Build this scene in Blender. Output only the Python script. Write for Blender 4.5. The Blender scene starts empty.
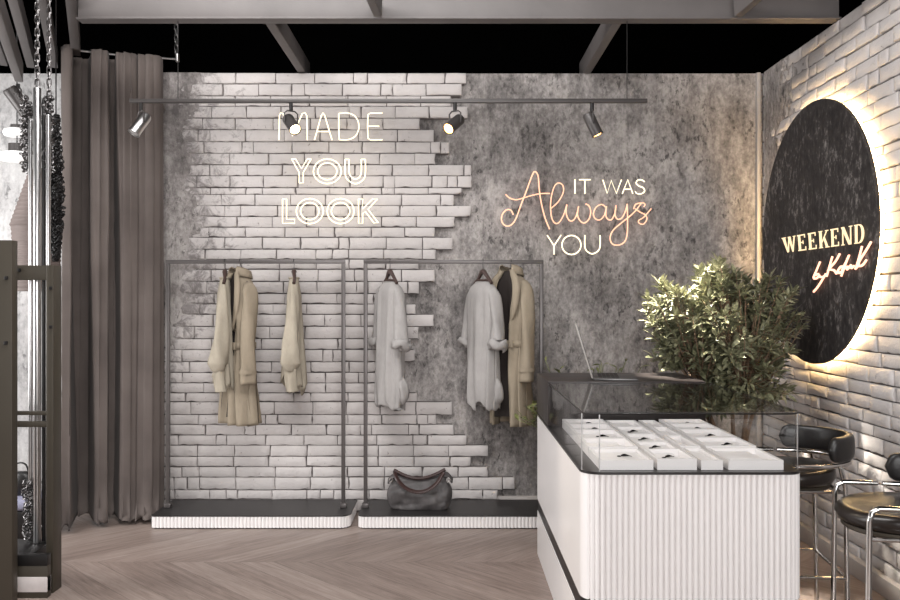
import bpy, bmesh, math, random
from mathutils import Vector, Matrix, noise
R = math.radians
PI = math.pi
rnd = random.Random(7)
scene = bpy.context.scene
COL = scene.collection
F = 850.0
EYE = 1.6

def at(px, py, d):
    return Vector(((px - 450) * d / F, d, EYE - (py - 300) * d / F))

# ------------------------------------------------------------------ materials
def lin(c):
    return tuple(((v / 255) / 12.92 if v / 255 <= 0.04045 else ((v / 255 + 0.055) / 1.055) ** 2.4) for v in c)

class NT:
    def __init__(self, name):
        self.m = bpy.data.materials.new(name)
        self.m.use_nodes = True
        self.t = self.m.node_tree
        self.t.nodes.clear()
        self.out = self.n('ShaderNodeOutputMaterial')
    def n(self, kind, **kw):
        nd = self.t.nodes.new(kind)
        for k, v in kw.items():
            setattr(nd, k, v)
        return nd
    def l(self, a, b):
        self.t.links.new(a, b)
    def math(self, op, a, b=None, c=None):
        nd = self.n('ShaderNodeMath', operation=op)
        for i, v in enumerate((a, b, c)):
            if v is None: continue
            if isinstance(v, (int, float)): nd.inputs[i].default_value = v
            else: self.l(v, nd.inputs[i])
        return nd.outputs[0]
    def mix(self, fac, a, b):
        nd = self.n('ShaderNodeMix', data_type='RGBA')
        for sock, v in ((nd.inputs[0], fac), (nd.inputs[6], a), (nd.inputs[7], b)):
            if isinstance(v, (int, float)): sock.default_value = v
            elif isinstance(v, tuple): sock.default_value = (*v[:3], 1)
            else: self.l(v, sock)
        return nd.outputs[2]
    def coord(self, scale=(1, 1, 1), kind='Object'):
        tc = self.n('ShaderNodeTexCoord')
        mp = self.n('ShaderNodeMapping')
        mp.inputs['Scale'].default_value = scale
        self.l(tc.outputs[kind], mp.inputs[0])
        return mp.outputs[0]
    def noise(self, vec, scale, detail=4, rough=.55, dist=0):
        nd = self.n('ShaderNodeTexNoise')
        nd.inputs['Scale'].default_value = scale
        nd.inputs['Detail'].default_value = detail
        nd.inputs['Roughness'].default_value = rough
        nd.inputs['Distortion'].default_value = dist
        if vec is not None: self.l(vec, nd.inputs['Vector'])
        return nd.outputs[0]
    def ramp(self, fac, stops):
        nd = self.n('ShaderNodeValToRGB')
        cr = nd.color_ramp
        while len(cr.elements) < len(stops): cr.elements.new(.5)
        for e, (p, c) in zip(cr.elements, stops):
            e.position = p
            e.color = (*c, 1) if isinstance(c, tuple) else (c, c, c, 1)
        self.l(fac, nd.inputs[0])
        return nd.outputs[0]
    def principled(self, color, rough=.5, metal=0, bump=None, bump_strength=.3, bump_dist=.01, spec=.5, emit=None, estr=0):
        p = self.n('ShaderNodeBsdfPrincipled')
        for sock, v in ((p.inputs['Base Color'], color), (p.inputs['Roughness'], rough), (p.inputs['Metallic'], metal), (p.inputs['Specular IOR Level'], spec)):
            if isinstance(v, (int, float)): sock.default_value = v
            elif isinstance(v, tuple): sock.default_value = (*v[:3], 1)
            else: self.l(v, sock)
        if bump is not None:
            b = self.n('ShaderNodeBump')
            b.inputs['Strength'].default_value = bump_strength
            b.inputs['Distance'].default_value = bump_dist
            self.l(bump, b.inputs['Height'])
            self.l(b.outputs[0], p.inputs['Normal'])
        if emit is not None:
            p.inputs['Emission Color'].default_value = (*emit, 1)
            p.inputs['Emission Strength'].default_value = estr
        self.l(p.outputs[0], self.out.inputs[0])
        return self.m

def plain(name, color, rough=.5, metal=0, var=.12, nscale=6, bump=0, bscale=120, spec=.5, stretch=(1, 1, 1)):
    t = NT(name)
    v = t.coord(stretch)
    n = t.noise(v, nscale, 4)
    lo = tuple(c * (1 - var) for c in color)
    hi = tuple(min(1, c * (1 + var)) for c in color)
    col = t.ramp(n, [(.3, lo), (.7, hi)])
    b = t.noise(v, bscale, 3) if bump else None
    return t.principled(col, rough, metal, b, bump, .004, spec)

def emis(name, color, strength, base=(.12, .11, .1)):
    t = NT(name)
    return t.principled(base, .4, 0, emit=color, estr=strength)

def concrete(name, dark, mid, light, bump=.35):
    t = NT(name)
    v = t.coord()
    vs = t.coord((1, 1, .6))
    big = t.noise(vs, 1.5, 5, .6, .2)
    med = t.noise(t.coord((1, 1, .5)), 8, 6, .72, .2)
    fine = t.noise(t.coord((1, 1, .75)), 30, 6, .75)
    streak = t.noise(t.coord((1, 1, .07)), 22, 3, .6)
    s = t.math('ADD', t.math('MULTIPLY', big, .27), t.math('MULTIPLY', med, .36))
    s = t.math('ADD', s, t.math('MULTIPLY', fine, .31))
    s = t.math('ADD', s, t.math('MULTIPLY', streak, .06))
    col = t.ramp(s, [(.40, dark), (.49, mid), (.59, light)])
    # dark pock marks
    pk = t.noise(t.coord((1, 1, .55)), 26, 4, .7, .3)
    gate = t.noise(v, 2.6, 3)
    spot = t.math('MULTIPLY', t.ramp(pk, [(.36, 1.), (.46, 0.)]), t.ramp(gate, [(.38, 0.), (.58, 1.)]))
    col = t.mix(t.math('MULTIPLY', spot, .8), col, tuple(c * .45 for c in dark))
    h = t.math('ADD', med, t.math('MULTIPLY', fine, .5))
    return t.principled(col, .82, 0, h, bump, .02, .3)

def brickpaint(name, stain=None):
    t = NT(name)
    v = t.coord()
    a = t.noise(v, 2.2, 4)
    b = t.noise(v, 38, 5, .65)
    col = t.ramp(a, [(.3, lin((184, 178, 176))), (.7, lin((206, 200, 198)))])
    chips = t.ramp(t.noise(v, 24, 6, .72, .5), [(.63, 0.), (.69, 1.)])
    col = t.mix(t.math('MULTIPLY', chips, .75), col, lin((110, 100, 97)))
    soot = t.ramp(t.noise(t.coord((1, 1, 3)), 7, 5, .7), [(.56, 0.), (.78, 1.)])
    col = t.mix(t.math('MULTIPLY', soot, .28), col, lin((138, 128, 125)))
    if stain:
        sp = t.n('ShaderNodeSeparateXYZ'); t.l(v, sp.inputs[0])
        g = t.math('SUBTRACT', t.math('SUBTRACT', stain, sp.outputs[0]), t.math('MULTIPLY', t.math('MAXIMUM', t.math('SUBTRACT', 1.55, sp.outputs[2]), 0), .7))
        dn = t.noise(v, 11, 6, .75, .6)
        f = t.math('ADD', t.math('MULTIPLY', g, 1.0), t.math('MULTIPLY', t.math('SUBTRACT', dn, .5), 2.2))
        col = t.mix(t.math('MULTIPLY', t.ramp(f, [(.12, 0.), (.45, 1.)]), .8), col, lin((118, 112, 111)))
    return t.principled(col, .75, 0, b, .7, .008, .3)

def floorwood(name):
    t = NT(name)
    tc = t.n('ShaderNodeTexCoord')
    sp = t.n('ShaderNodeSeparateXYZ')
    t.l(tc.outputs['Object'], sp.inputs[0])
    x, y = sp.outputs[0], sp.outputs[1]
    W, P = 0.86, 0.215
    yy = t.math('DIVIDE', t.math('SUBTRACT', y, 5.19), W)
    band = t.math('FLOOR', yy)
    fr = t.math('SUBTRACT', yy, band)
    odd = t.math('ABSOLUTE', t.math('MODULO', band, 2.0))
    # distance from spine, going 0..1 then 1..0
    zig = t.math('ADD', t.math('MULTIPLY', fr, t.math('SUBTRACT', 1, odd)), t.math('MULTIPLY', t.math('SUBTRACT', 1, fr), odd))
    zigm = t.math('MULTIPLY', zig, W)
    u = t.math('SUBTRACT', x, zigm)
    ui = t.math('DIVIDE', u, P)
    pid = t.math('FLOOR', ui)
    pf = t.math('SUBTRACT', ui, pid)
    along = t.math('ADD', x, zigm)
    cv = t.n('ShaderNodeCombineXYZ')
    t.l(pid, cv.inputs[0]); t.l(band, cv.inputs[1])
    wn = t.n('ShaderNodeTexWhiteNoise', noise_dimensions='3D')
    t.l(cv.outputs[0], wn.inputs[0])
    rv = wn.outputs[0]
    gv = t.n('ShaderNodeCombineXYZ')
    t.l(t.math('MULTIPLY', along, 1.1), gv.inputs[0])
    t.l(t.math('MULTIPLY', u, 16), gv.inputs[1])
    t.l(t.math('MULTIPLY', rv, 40), gv.inputs[2])
    g1 = t.noise(gv.outputs[0], 1.6, 6, .65, .8)
    g2 = t.noise(gv.outputs[0], 7, 4, .6)
    g = t.math('ADD', t.math('MULTIPLY', g1, .7), t.math('MULTIPLY', g2, .3))
    g = t.math('ADD', g, t.math('MULTIPLY', t.math('SUBTRACT', rv, .5), .16))
    col = t.ramp(g, [(.28, lin((112, 97, 90))), (.5, lin((143, 127, 119))), (.72, lin((166, 151, 143)))])
    e1 = t.math('LESS_THAN', t.math('MINIMUM', pf, t.math('SUBTRACT', 1, pf)), .016)
    e2 = t.math('LESS_THAN', t.math('MINIMUM', fr, t.math('SUBTRACT', 1, fr)), .003)
    e = t.math('MAXIMUM', e1, e2)
    col = t.mix(t.math('MULTIPLY', e, .38), col, lin((70, 58, 53)))
    h = t.math('SUBTRACT', t.math('MULTIPLY', g, .4), e)
    return t.principled(col, .42, 0, h, .25, .004, .45)

def glassmat(name, tint=(.92, .925, .925), ior=1.5):
    t = NT(name)
    fr = t.n('ShaderNodeFresnel')
    ge = t.n('ShaderNodeNewGeometry')
    t.l(t.math('ADD', t.math('MULTIPLY', ge.outputs['Backfacing'], 1 / ior - ior), ior), fr.inputs[0])
    tr = t.n('ShaderNodeBsdfTransparent'); tr.inputs[0].default_value = (*tint, 1)
    gl = t.n('ShaderNodeBsdfGlossy'); gl.inputs['Roughness'].default_value = .01
    mx = t.n('ShaderNodeMixShader')
    t.l(fr.outputs[0], mx.inputs[0]); t.l(tr.outputs[0], mx.inputs[1]); t.l(gl.outputs[0], mx.inputs[2])
    t.l(mx.outputs[0], t.out.inputs[0])
    return t.m

M = {}
M['concrete'] = concrete('concrete', lin((84, 80, 79)), lin((134, 129, 127)), lin((180, 174, 171)))
M['plaster'] = concrete('old_plaster', lin((96, 91, 90)), lin((138, 132, 130)), lin((180, 174, 171)), .5)
M['pale_wall'] = concrete('pale_wall', lin((152, 151, 151)), lin((190, 188, 188)), lin((212, 211, 210)), .3)
M['brick'] = brickpaint('white_brick')
M['brick_stained'] = brickpaint('stained_white_brick', -1.62)
M['mortar'] = plain('mortar', lin((104, 98, 96)), .9, 0, .2, 12, .5)
M['floor'] = floorwood('chevron_oak')
M['black'] = plain('black_void', (.0006, .0006, .0006), 1, 0, .1, spec=0)
M['beam'] = plain('beam_paint', lin((98, 93, 92)), .55, 0, .12, 3, .1, 60)
M['darkmetal'] = plain('dark_metal', lin((70, 66, 65)), .4, .3, .1, 8)
M['rackmetal'] = plain('rack_metal', lin((92, 87, 86)), .38, .4, .08, 9)
M['blackmetal'] = plain('black_metal', lin((34, 32, 32)), .4, .4, .1)
M['chrome'] = plain('chrome', (.62, .6, .58), .16, 1, .03)
M['steel'] = plain('brushed_steel', (.5, .49, .49), .3, 1, .08, 4, 0, 80, .5, (20, 20, .5))
M['bronze'] = plain('bronze_paint', lin((68, 62, 53)), .45, .25, .06, 4)
M['whitelac'] = plain('white_lacquer', lin((236, 232, 231)), .35, 0, .02, 3)
M['platform_top'] = plain('dark_platform', lin((42, 40, 40)), .42, 0, .12, 5, .15)
M['deck'] = plain('deck_black', lin((40, 37, 37)), .3, 0, .1)
M['deskbrown'] = plain('desk_dark', lin((46, 40, 39)), .4, 0, .12, 6)
M['base_white'] = plain('baseboard_paint', lin((176, 169, 165)), .5, 0, .05)
M['glass'] = glassmat('clear_glass', (.98, .982, .982), ior=2.4)
M['glass_side'] = glassmat('side_glass', (.975, .978, .978), 1.1)
def curtainmat():
    t = NT('curtain_velvet')
    n = t.noise(t.coord((1, 1, .3)), 6, 3)
    n2 = t.noise(t.coord(), 3, 3)
    c = t.ramp(t.math('ADD', t.math('MULTIPLY', n, .5), t.math('MULTIPLY', n2, .5)), [(.35, lin((86, 78, 75))), (.65, lin((104, 95, 91)))])
    m = t.principled(c, .85, 0, t.noise(t.coord(), 260, 2), .25, .002, .2)
    p = [n for n in m.node_tree.nodes if n.type == 'BSDF_PRINCIPLED'][0]
    p.inputs['Sheen Weight'].default_value = .05
    return m
M['curtain'] = curtainmat()
def fabric(name, c, var=.1, bump=.35):
    t = NT(name)
    v = t.coord()
    n = t.noise(v, 9, 4)
    w = t.noise(t.coord((1, 1, .25)), 120, 2)
    col = t.ramp(t.math('ADD', t.math('MULTIPLY', n, .7), t.math('MULTIPLY', w, .3)), [(.3, tuple(x * (1 - var) for x in c)), (.7, tuple(min(1, x * (1 + var)) for x in c))])
    return t.principled(col, .85, 0, t.math('ADD', w, t.noise(v, 14, 3)), bump, .006, .25)
M['beige'] = fabric('beige_gabardine', lin((150, 138, 121)))
M['sand'] = fabric('sand_silk', lin((166, 157, 142)))
M['greylinen'] = fabric('grey_linen', lin((160, 156, 154)))
M['lining'] = fabric('dark_lining', lin((44, 38, 36)))
M['hangerwood'] = plain('hanger_wood', lin((74, 58, 54)), .45, 0, .15, 20, 0, 60, .5, (1, 1, 6))
M['bag'] = plain('bag_leather', lin((80, 76, 76)), .55, 0, .35, 14, .9, 26)
M['bagdark'] = plain('bag_handle_leather', lin((58, 40, 38)), .35, 0, .15, 14)
M['leather'] = plain('black_leather', lin((30, 28, 28)), .36, 0, .12, 20, .2, 160)
M['seatleather'] = plain('dark_brown_leather', lin((34, 28, 25)), .3, 0, .15, 8, .15, 160)
def leafmat(name, a, b, c):
    t = NT(name)
    n = t.noise(t.coord(), 5, 3)
    f = t.noise(t.coord(), 60, 2)
    col = t.ramp(t.math('ADD', t.math('MULTIPLY', n, .5), t.math('MULTIPLY', f, .5)), [(.36, a), (.5, b), (.66, c)])
    return t.principled(col, .3, 0, None, spec=.75)
M['leaf'] = leafmat('olive_leaf', lin((64, 66, 48)), lin((112, 112, 86)), lin((174, 171, 142)))
M['leaf2'] = leafmat('small_leaf', lin((60, 66, 36)), lin((98, 102, 58)), lin((140, 142, 92)))
M['bark'] = plain('bark', lin((122, 98, 78)), .8, 0, .25, 30, .6, 60)
M['pot'] = plain('pot_dark', lin((48, 45, 45)), .5, 0, .15)
M['soil'] = plain('soil', lin((40, 32, 28)), .95, 0, .3, 40, .8)
M['neonwhite'] = emis('neon_cream', lin((255, 240, 206)), 1.9)
M['neonorange'] = emis('neon_peach', lin((255, 186, 150)), 1.55)
M['neonscript'] = emis('neon_pink_white', lin((255, 186, 156)), 2.2)
M['letterglow'] = emis('letter_cream', lin((255, 226, 178)), 1.25)
M['led'] = emis('led_strip', lin((255, 214, 150)), 50)
M['lens'] = emis('spot_lens', lin((255, 226, 180)), 12)
M['lenswarm'] = emis('spot_lens_warm', lin((255, 190, 110)), 12)
M['lensoff'] = plain('spot_lens_off', lin((160, 158, 156)), .25)
M['standoff'] = plain('clear_standoff', lin((150, 145, 140)), .3)
M['shade_white'] = emis('lamp_shade_white', (1, .98, .95), .35, (.9, .9, .9))
M['ribbed'] = plain('ribbed_shade', lin((112, 100, 96)), .7, 0, .1, 10)
M['lilac'] = plain('lilac_cloth', lin((150, 150, 172)), .85, 0, .08, 10, .3)
M['chainmetal'] = plain('chain_metal', (.2, .19, .19), .36, 1, .1, 20)
def discmat():
    t = NT('weathered_slate')
    a = t.noise(t.coord((1, 1, .6)), 6, 6, .7, .5)
    b = t.noise(t.coord((1, 1, .6)), 30, 5, .75, .3)
    c = t.noise(t.coord((1, 1, .15)), 14, 4, .7)
    s = t.math('ADD', t.math('MULTIPLY', a, .35), t.math('ADD', t.math('MULTIPLY', b, .5), t.math('MULTIPLY', c, .15)))
    col = t.ramp(s, [(.42, lin((34, 31, 31))), (.53, lin((56, 52, 51))), (.63, lin((128, 123, 120)))])
    return t.principled(col, .7, 0, b, .2, .005, .3)
M['slate'] = discmat()
M['jewel'] = plain('dark_jewel', lin((28, 25, 26)), .25, .5, .2)
M['silver'] = plain('silver', (.6, .58, .56), .2, 1, .05)
M['screen'] = plain('screen_glass', lin((20, 20, 22)), .12, 0, .05)
M['laptop'] = plain('laptop_shell', lin((84, 82, 82)), .35, .6, .04)
M['keys'] = plain('laptop_keys', lin((22, 21, 22)), .5, 0, .1)
M['stripe'] = plain('pale_stripe', lin((208, 200, 198)), .6, 0, .06, 20)

# ------------------------------------------------------------------ mesh helpers
def link(name, bm, mat, parent=None, smooth=True, angle=40, weld=False):
    if weld: bmesh.ops.remove_doubles(bm, verts=bm.verts, dist=1e-5)
    me = bpy.data.meshes.new(name)
    bm.normal_update()
    bm.to_mesh(me); bm.free()
    me.materials.append(M[mat])
    if smooth:
        me.polygons.foreach_set('use_smooth', [True] * len(me.polygons))
        try: me.set_sharp_from_angle(angle=R(angle))
        except Exception: pass
    o = bpy.data.objects.new(name, me)
    COL.objects.link(o)
    if parent: o.parent = parent
    return o

def tag(o, label, cat, group=None):
    o['label'] = label; o['category'] = cat
    if group: o['group'] = group
    return o

def thing(name, label, cat, loc=(0, 0, 0), rz=0, group=None):
    o = bpy.data.objects.new(name, None)
    o.empty_display_size = .1
    COL.objects.link(o)
    o.location = loc; o.rotation_euler = (0, 0, rz)
    return tag(o, label, cat, group)

def struct(name, bm, mat, parent=None, **kw):
    o = link(name, bm, mat, parent, **kw)
    o['kind'] = 'structure'
    return o

def box(bm, a, b, bev=0, mtx=None, seg=2):
    a = Vector(a); b = Vector(b)
    r = bmesh.ops.create_cube(bm, size=1)
    vs = r['verts']
    c = (a + b) / 2; s = b - a
    for v in vs:
        v.co = Vector((v.co.x * s.x, v.co.y * s.y, v.co.z * s.z)) + c
    if bev:
        es = list({e for v in vs for e in v.link_edges})
        r2 = bmesh.ops.bevel(bm, geom=es, offset=bev, segments=seg, affect='EDGES', profile=.5)
        vs = list({v for f in r2['faces'] for v in f.verts} | {v for v in vs if v.is_valid})
        # collect all connected
        seen = set(vs); st = list(vs)
        while st:
            v = st.pop()
            for e in v.link_edges:
                w = e.other_vert(v)
                if w not in seen: seen.add(w); st.append(w)
        vs = list(seen)
    if mtx is not None:
        for v in vs: v.co = mtx @ v.co
    return vs

def catmull(pts, n=6, closed=False):
    pts = [Vector(p) for p in pts]
    out = []
    N = len(pts)
    rng = N if closed else N - 1
    for i in range(rng):
        if closed:
            p0, p1, p2, p3 = pts[(i - 1) % N], pts[i], pts[(i + 1) % N], pts[(i + 2) % N]
        else:
            p0, p1, p2, p3 = pts[max(i - 1, 0)], pts[i], pts[i + 1], pts[min(i + 2, N - 1)]
        for k in range(n):
            t = k / n
            out.append(.5 * ((2 * p1) + (p2 - p0) * t + (2 * p0 - 5 * p1 + 4 * p2 - p3) * t * t + (3 * p1 - p0 - 3 * p2 + p3) * t ** 3))
    if not closed: out.append(pts[-1])
    return out

def sweep(bm, pts, r, seg=8, closed=False, flat=1.0):
    pts = [Vector(p) for p in pts]
    N = len(pts)
    if N < 2: return
    rings = []
    up = None
    for i in range(N):
        if closed: tg = pts[(i + 1) % N] - pts[(i - 1) % N]
        else: tg = pts[min(i + 1, N - 1)] - pts[max(i - 1, 0)]
        if tg.length < 1e-9: tg = Vector((0, 0, 1))
        tg.normalize()
        if up is None:
            up = Vector((0, 0, 1)) if abs(tg.z) < .9 else Vector((0, 1, 0))
        s = tg.cross(up)
        if s.length < 1e-6: s = tg.orthogonal()
        s.normalize()
        up = s.cross(tg).normalized()
        rr = r(i / (N - 1)) if callable(r) else r
        rings.append([bm.verts.new(pts[i] + (s * math.cos(a) + up * math.sin(a) * flat) * rr) for a in [2 * PI * k / seg for k in range(seg)]])
    for i in range(N if closed else N - 1):
        A, B = rings[i], rings[(i + 1) % N]
        for k in range(seg):
            bm.faces.new((A[k], A[(k + 1) % seg], B[(k + 1) % seg], B[k]))
    if not closed:
        bm.faces.new(list(reversed(rings[0]))); bm.faces.new(rings[-1])

def loft(bm, rings, closed=True, cap0=False, cap1=False):
    V = [[bm.verts.new(p) for p in r] for r in rings]
    n = len(V[0])
    for i in range(len(V) - 1):
        for k in range(n if closed else n - 1):
            bm.faces.new((V[i][k], V[i][(k + 1) % n], V[i + 1][(k + 1) % n], V[i + 1][k]))
    if cap0: bm.faces.new(V[0])
    if cap1: bm.faces.new(list(reversed(V[-1])))
    return V

def lathe(bm, prof, seg=24, c=(0, 0, 0), axis=None):
    """prof: list of (radius, z)"""
    c = Vector(c)
    rings = []
    for r, z in prof:
        rr = max(r, 1e-4)
        rings.append([Vector((rr * math.cos(2 * PI * k / seg), rr * math.sin(2 * PI * k / seg), z)) for k in range(seg)])
    if axis is not None:
        q = Vector((0, 0, 1)).rotation_difference(Vector(axis).normalized())
        rings = [[q @ p for p in r] for r in rings]
    rings = [[p + c for p in r] for r in rings]
    loft(bm, rings, True, True, True)

def new(): return bmesh.new()

def fix(bm):
    bmesh.ops.recalc_face_normals(bm, faces=bm.faces)
    return bm

def mod(o, kind, **kw):
    m = o.modifiers.new(kind.lower(), kind)
    for k, v in kw.items(): setattr(m, k, v)
    return m

# ------------------------------------------------------------------ room shell
D_WALL = 6.47
X_R = 2.375
Z_TOP = 3.324
FRONT = D_WALL - .05     # face of the bricks

bm = new(); box(bm, (-5.2, -3.2, -.1), (X_R + .2, D_WALL + .2, 0)); struct('floor', bm, 'floor', smooth=False)
bm = new(); box(bm, (-2.52, D_WALL, -.1), (X_R + .12, D_WALL + .18, Z_TOP)); wall_back = struct('wall_back', bm, 'concrete', smooth=False)
bm = new(); box(bm, (-5.2, D_WALL, -.1), (-2.52, D_WALL + .18, Z_TOP)); struct('wall_left', bm, 'pale_wall', smooth=False)
bm = new(); box(bm, (X_R + .03, -3.2, -.1), (X_R + .2, D_WALL, Z_TOP)); wall_right = struct('wall_right', bm, 'mortar', smooth=False)

# black open ceiling void with its steel beams
bm = new()
box(bm, (-5.4, -3.4, 4.45), (X_R + .4, D_WALL + .4, 4.55))
box(bm, (-5.4, D_WALL + .19, Z_TOP - .3), (X_R + .4, D_WALL + .3, 4.45))
box(bm, (X_R + .21, -3.4, Z_TOP - .3), (X_R + .3, D_WALL + .2, 4.45))
ceiling = struct('ceiling', bm, 'black', smooth=False)

def beam_between(a, b, w, h, name='ceiling_beam', flange=0):
    a = Vector(a); b = Vector(b)
    d = (b - a); L = d.length; d.normalize()
    side = d.cross(Vector((0, 0, 1))).normalized()
    up = side.cross(d).normalized()
    mtx = Matrix((( d.x, side.x, up.x, a.x), (d.y, side.y, up.y, a.y), (d.z, side.z, up.z, a.z), (0, 0, 0, 1)))
    bm = new()
    box(bm, (0, -w / 2, 0), (L, w / 2, h), .004, mtx)
    if flange:
        box(bm, (0, -w / 2 - flange, -.008), (L, w / 2 + flange, .008), 0, mtx)
        box(bm, (0, -w / 2 - flange, h - .008), (L, w / 2 + flange, h + .008), 0, mtx)
    o = struct(name, bm, 'beam', ceiling)
    return o

beam_between((-2.29, 5.26, Z_TOP + .006), (X_R + .02, 5.26, Z_TOP + .006), .06, .16)
beam_between((-2.29, 5.245, Z_TOP - .004), (X_R + .02, 5.245, Z_TOP - .004), .10, .012, 'beam_flange')
for px in (266, 620.5):
    X = (px - 450) * 5.19 / F
    beam_between((X, 5.30, Z_TOP), (X, D_WALL + .18, Z_TOP), .06, .13)
# rafters in front of the cross beam
for px, dx in ((378, -.17), (738, .30)):
    e = at(px, 17, 5.15)
    beam_between(e, e + Vector((dx * 1.2, -1.6, .22)), .05, .12)
# beams of the left bay, running at an angle
dirL = Vector((-.41, 1, -.03))
for px, py, d, w in ((31, 68, 6.3, .055), (54, 68, 6.3, .055), (76, 56, 6.1, .06), (19, 82, 5.6, .05), (4, 66, 6.3, .05)):
    e = at(px, py, d)
    beam_between(e, e - dirL * 3.2, w, .13)

# ---- bricks
PX = D_WALL - .05
def zrow(py): return EYE - (py - 300) * FRONT / F
rows_px = [(73, 83.6, 466), (84, 95.6, 462), (96, 106.2, 451), (106.6, 117.9, 468), (118.4, 129.5, 420), (129.8, 141.6, 434), (142, 153.2, 450),
 (153.6, 164.5, 436), (165, 175.7, 472), (176, 187.6, 472), (188, 194.3, 462), (194.6, 205.5, 454), (205.8, 216.5, 471), (216.8, 227.3, 455),
 (227.6, 237.2, 435), (237.6, 249.3, 453), (249.6, 259.2, 436), (259.6, 269.3, 419), (269.8, 281.6, 435), (282, 293.6, 419), (294, 304, 404),
 (304.4, 314.4, 416), (314.8, 326.4, 434), (326.8, 338.8, 419), (339.2, 349.6, 411), (350, 361.8, 415), (362.2, 372.6, 401), (373, 383, 398),
 (383.4, 393, 401), (393.4, 402, 417), (402.4, 414.8, 452), (415.2, 424.6, 436), (425, 435.2, 454), (435.6, 445.4, 467), (445.8, 456.6, 488),
 (457, 467, 471), (467.4, 477.4, 488.5), (477.8, 490, 515), (490.4, 499.6, 498), (500, 511.2, 480)]

def brick(bm, u0, u1, z0, z1, mapf, seed):
    e = .005
    nx = max(3, int((u1 - u0) / .035))
    us = [u0, u0 + e] + [u0 + (u1 - u0) * i / nx for i in range(1, nx)] + [u1 - e, u1]
    zs = [z0, z0 + e, z0 + (z1 - z0) * .5, z1 - e, z1]
    nx, nz = len(us) - 1, len(zs) - 1
    grid = []
    for j in range(nz + 1):
        row = []
        for i in range(nx + 1):
            u, z = us[i], zs[j]
            edge = (i in (0, nx)) or (j in (0, nz))
            n1 = noise.noise(Vector((u * 16 + seed, z * 30, seed * 1.7)))
            n2 = noise.noise(Vector((u * 45 + seed, z * 50, seed * .7 + 9)))
            w = .0034 * n1 + .0022 * n2
            if edge:
                w -= .0035 + .003 * max(0, n2)
            if i <= 1: u += .013 * max(0, n1 - .08)
            if i >= nx - 1: u -= .013 * max(0, n2 - .08)
            if j <= 1: z += .015 * max(0, n2 + .3 * n1 - .1)
            if j >= nz - 1: z -= .003 * max(0, n1)
            row.append((u, z, w))
        grid.append(row)
    V = [[bm.verts.new(mapf(u, z, w)) for (u, z, w) in r] for r in grid]
    for j in range(nz):
        for i in range(nx):
            bm.faces.new((V[j][i], V[j][i + 1], V[j + 1][i + 1], V[j + 1][i]))
    per = [(0, i) for i in range(nx)] + [(j, nx) for j in range(nz)] + [(nz, i) for i in range(nx, 0, -1)] + [(j, 0) for j in range(nz, 0, -1)]
    B = [bm.verts.new(mapf(grid[j][i][0], grid[j][i][1], -.045)) for j, i in per]
    for k in range(len(per)):
        a = V[per[k][0]][per[k][1]]; b = V[per[(k + 1) % len(per)][0]][per[(k + 1) % len(per)][1]]
        bm.faces.new((b, a, B[k], B[(k + 1) % len(per)]))

def course(bm, mort, u0, u1, z0, z1, mapf, seed, joint=1.35, off=0, depth=.032):
    r = random.Random(seed * 31 + 5)
    depth *= r.uniform(.5, 1.1)
    # bricks laid back from the free end so that the last brick is whole
    u = u1
    first = True
    while u > u0 + .02:
        if first and r.random() < .3: L = .055 + r.random() * .05
        elif r.random() < .13: L = .075 + r.random() * .06
        else: L = .27 + r.uniform(-.02, .03)
        if first and off: L = off
        first = False
        a = max(u - L, u0)
        jit = r.uniform(-.008, .005)
        g0, g1 = r.uniform(.0006, .0034) * joint, r.uniform(.0006, .0034) * joint
        brick(bm, a + g0, u - g1, z0 + r.uniform(.0006, .004) * joint, z1 - .0003, lambda uu, zz, ww: mapf(uu, zz, ww + jit), seed + u * 13.7)
        u = a
    # painted-over mortar behind
    A = [mapf(u0, z0 - .004, -depth), mapf(u1 - .014, z0 - .004, -depth), mapf(u1 - .014, z1 + .004, -depth), mapf(u0, z1 + .004, -depth)]
    B = [mapf(u0, z0 - .004, -.05), mapf(u1 - .014, z0 - .004, -.05), mapf(u1 - .014, z1 + .004, -.05), mapf(u0, z1 + .004, -.05)]
    va = [mort.verts.new(p) for p in A]; vb = [mort.verts.new(p) for p in B]
    mort.faces.new(va)
    for k in range(4): mort.faces.new((va[(k + 1) % 4], va[k], vb[k], vb[(k + 1) % 4]))

mapB = lambda u, z, w: Vector((u, FRONT - w, z))
mapR = lambda u, z, w: Vector((X_R - w, u, z))
bm = new(); mt = new()
for i, (y0, y1, xe) in enumerate(rows_px):
    xe = (xe - 450) * FRONT / F
    course(bm, mt, -2.42, xe, zrow(y1), zrow(y0), mapB, i + 1, off=rnd.choice((0, 0, .16, .23, 0)))
bk = struct('brick_cladding', bm, 'brick_stained', wall_back, angle=50)
struct('mortar_bed', mt, 'mortar', wall_back, smooth=False)
bm = new(); mt = new()
for i, (y0, y1, xe) in enumerate(rows_px):
    # mirrored order: laid from the back corner forwards
    course(bm, mt, 3.3, D_WALL - .002, zrow(y1), zrow(y0), mapR, i + 101, off=(.28 if i % 2 else .14) + rnd.uniform(-.03, .03), joint=2.0, depth=.034)
struct('brick_cladding', fix(bm), 'brick', wall_right, angle=50)
struct('mortar_bed', fix(mt), 'mortar', wall_right, smooth=False)

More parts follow.
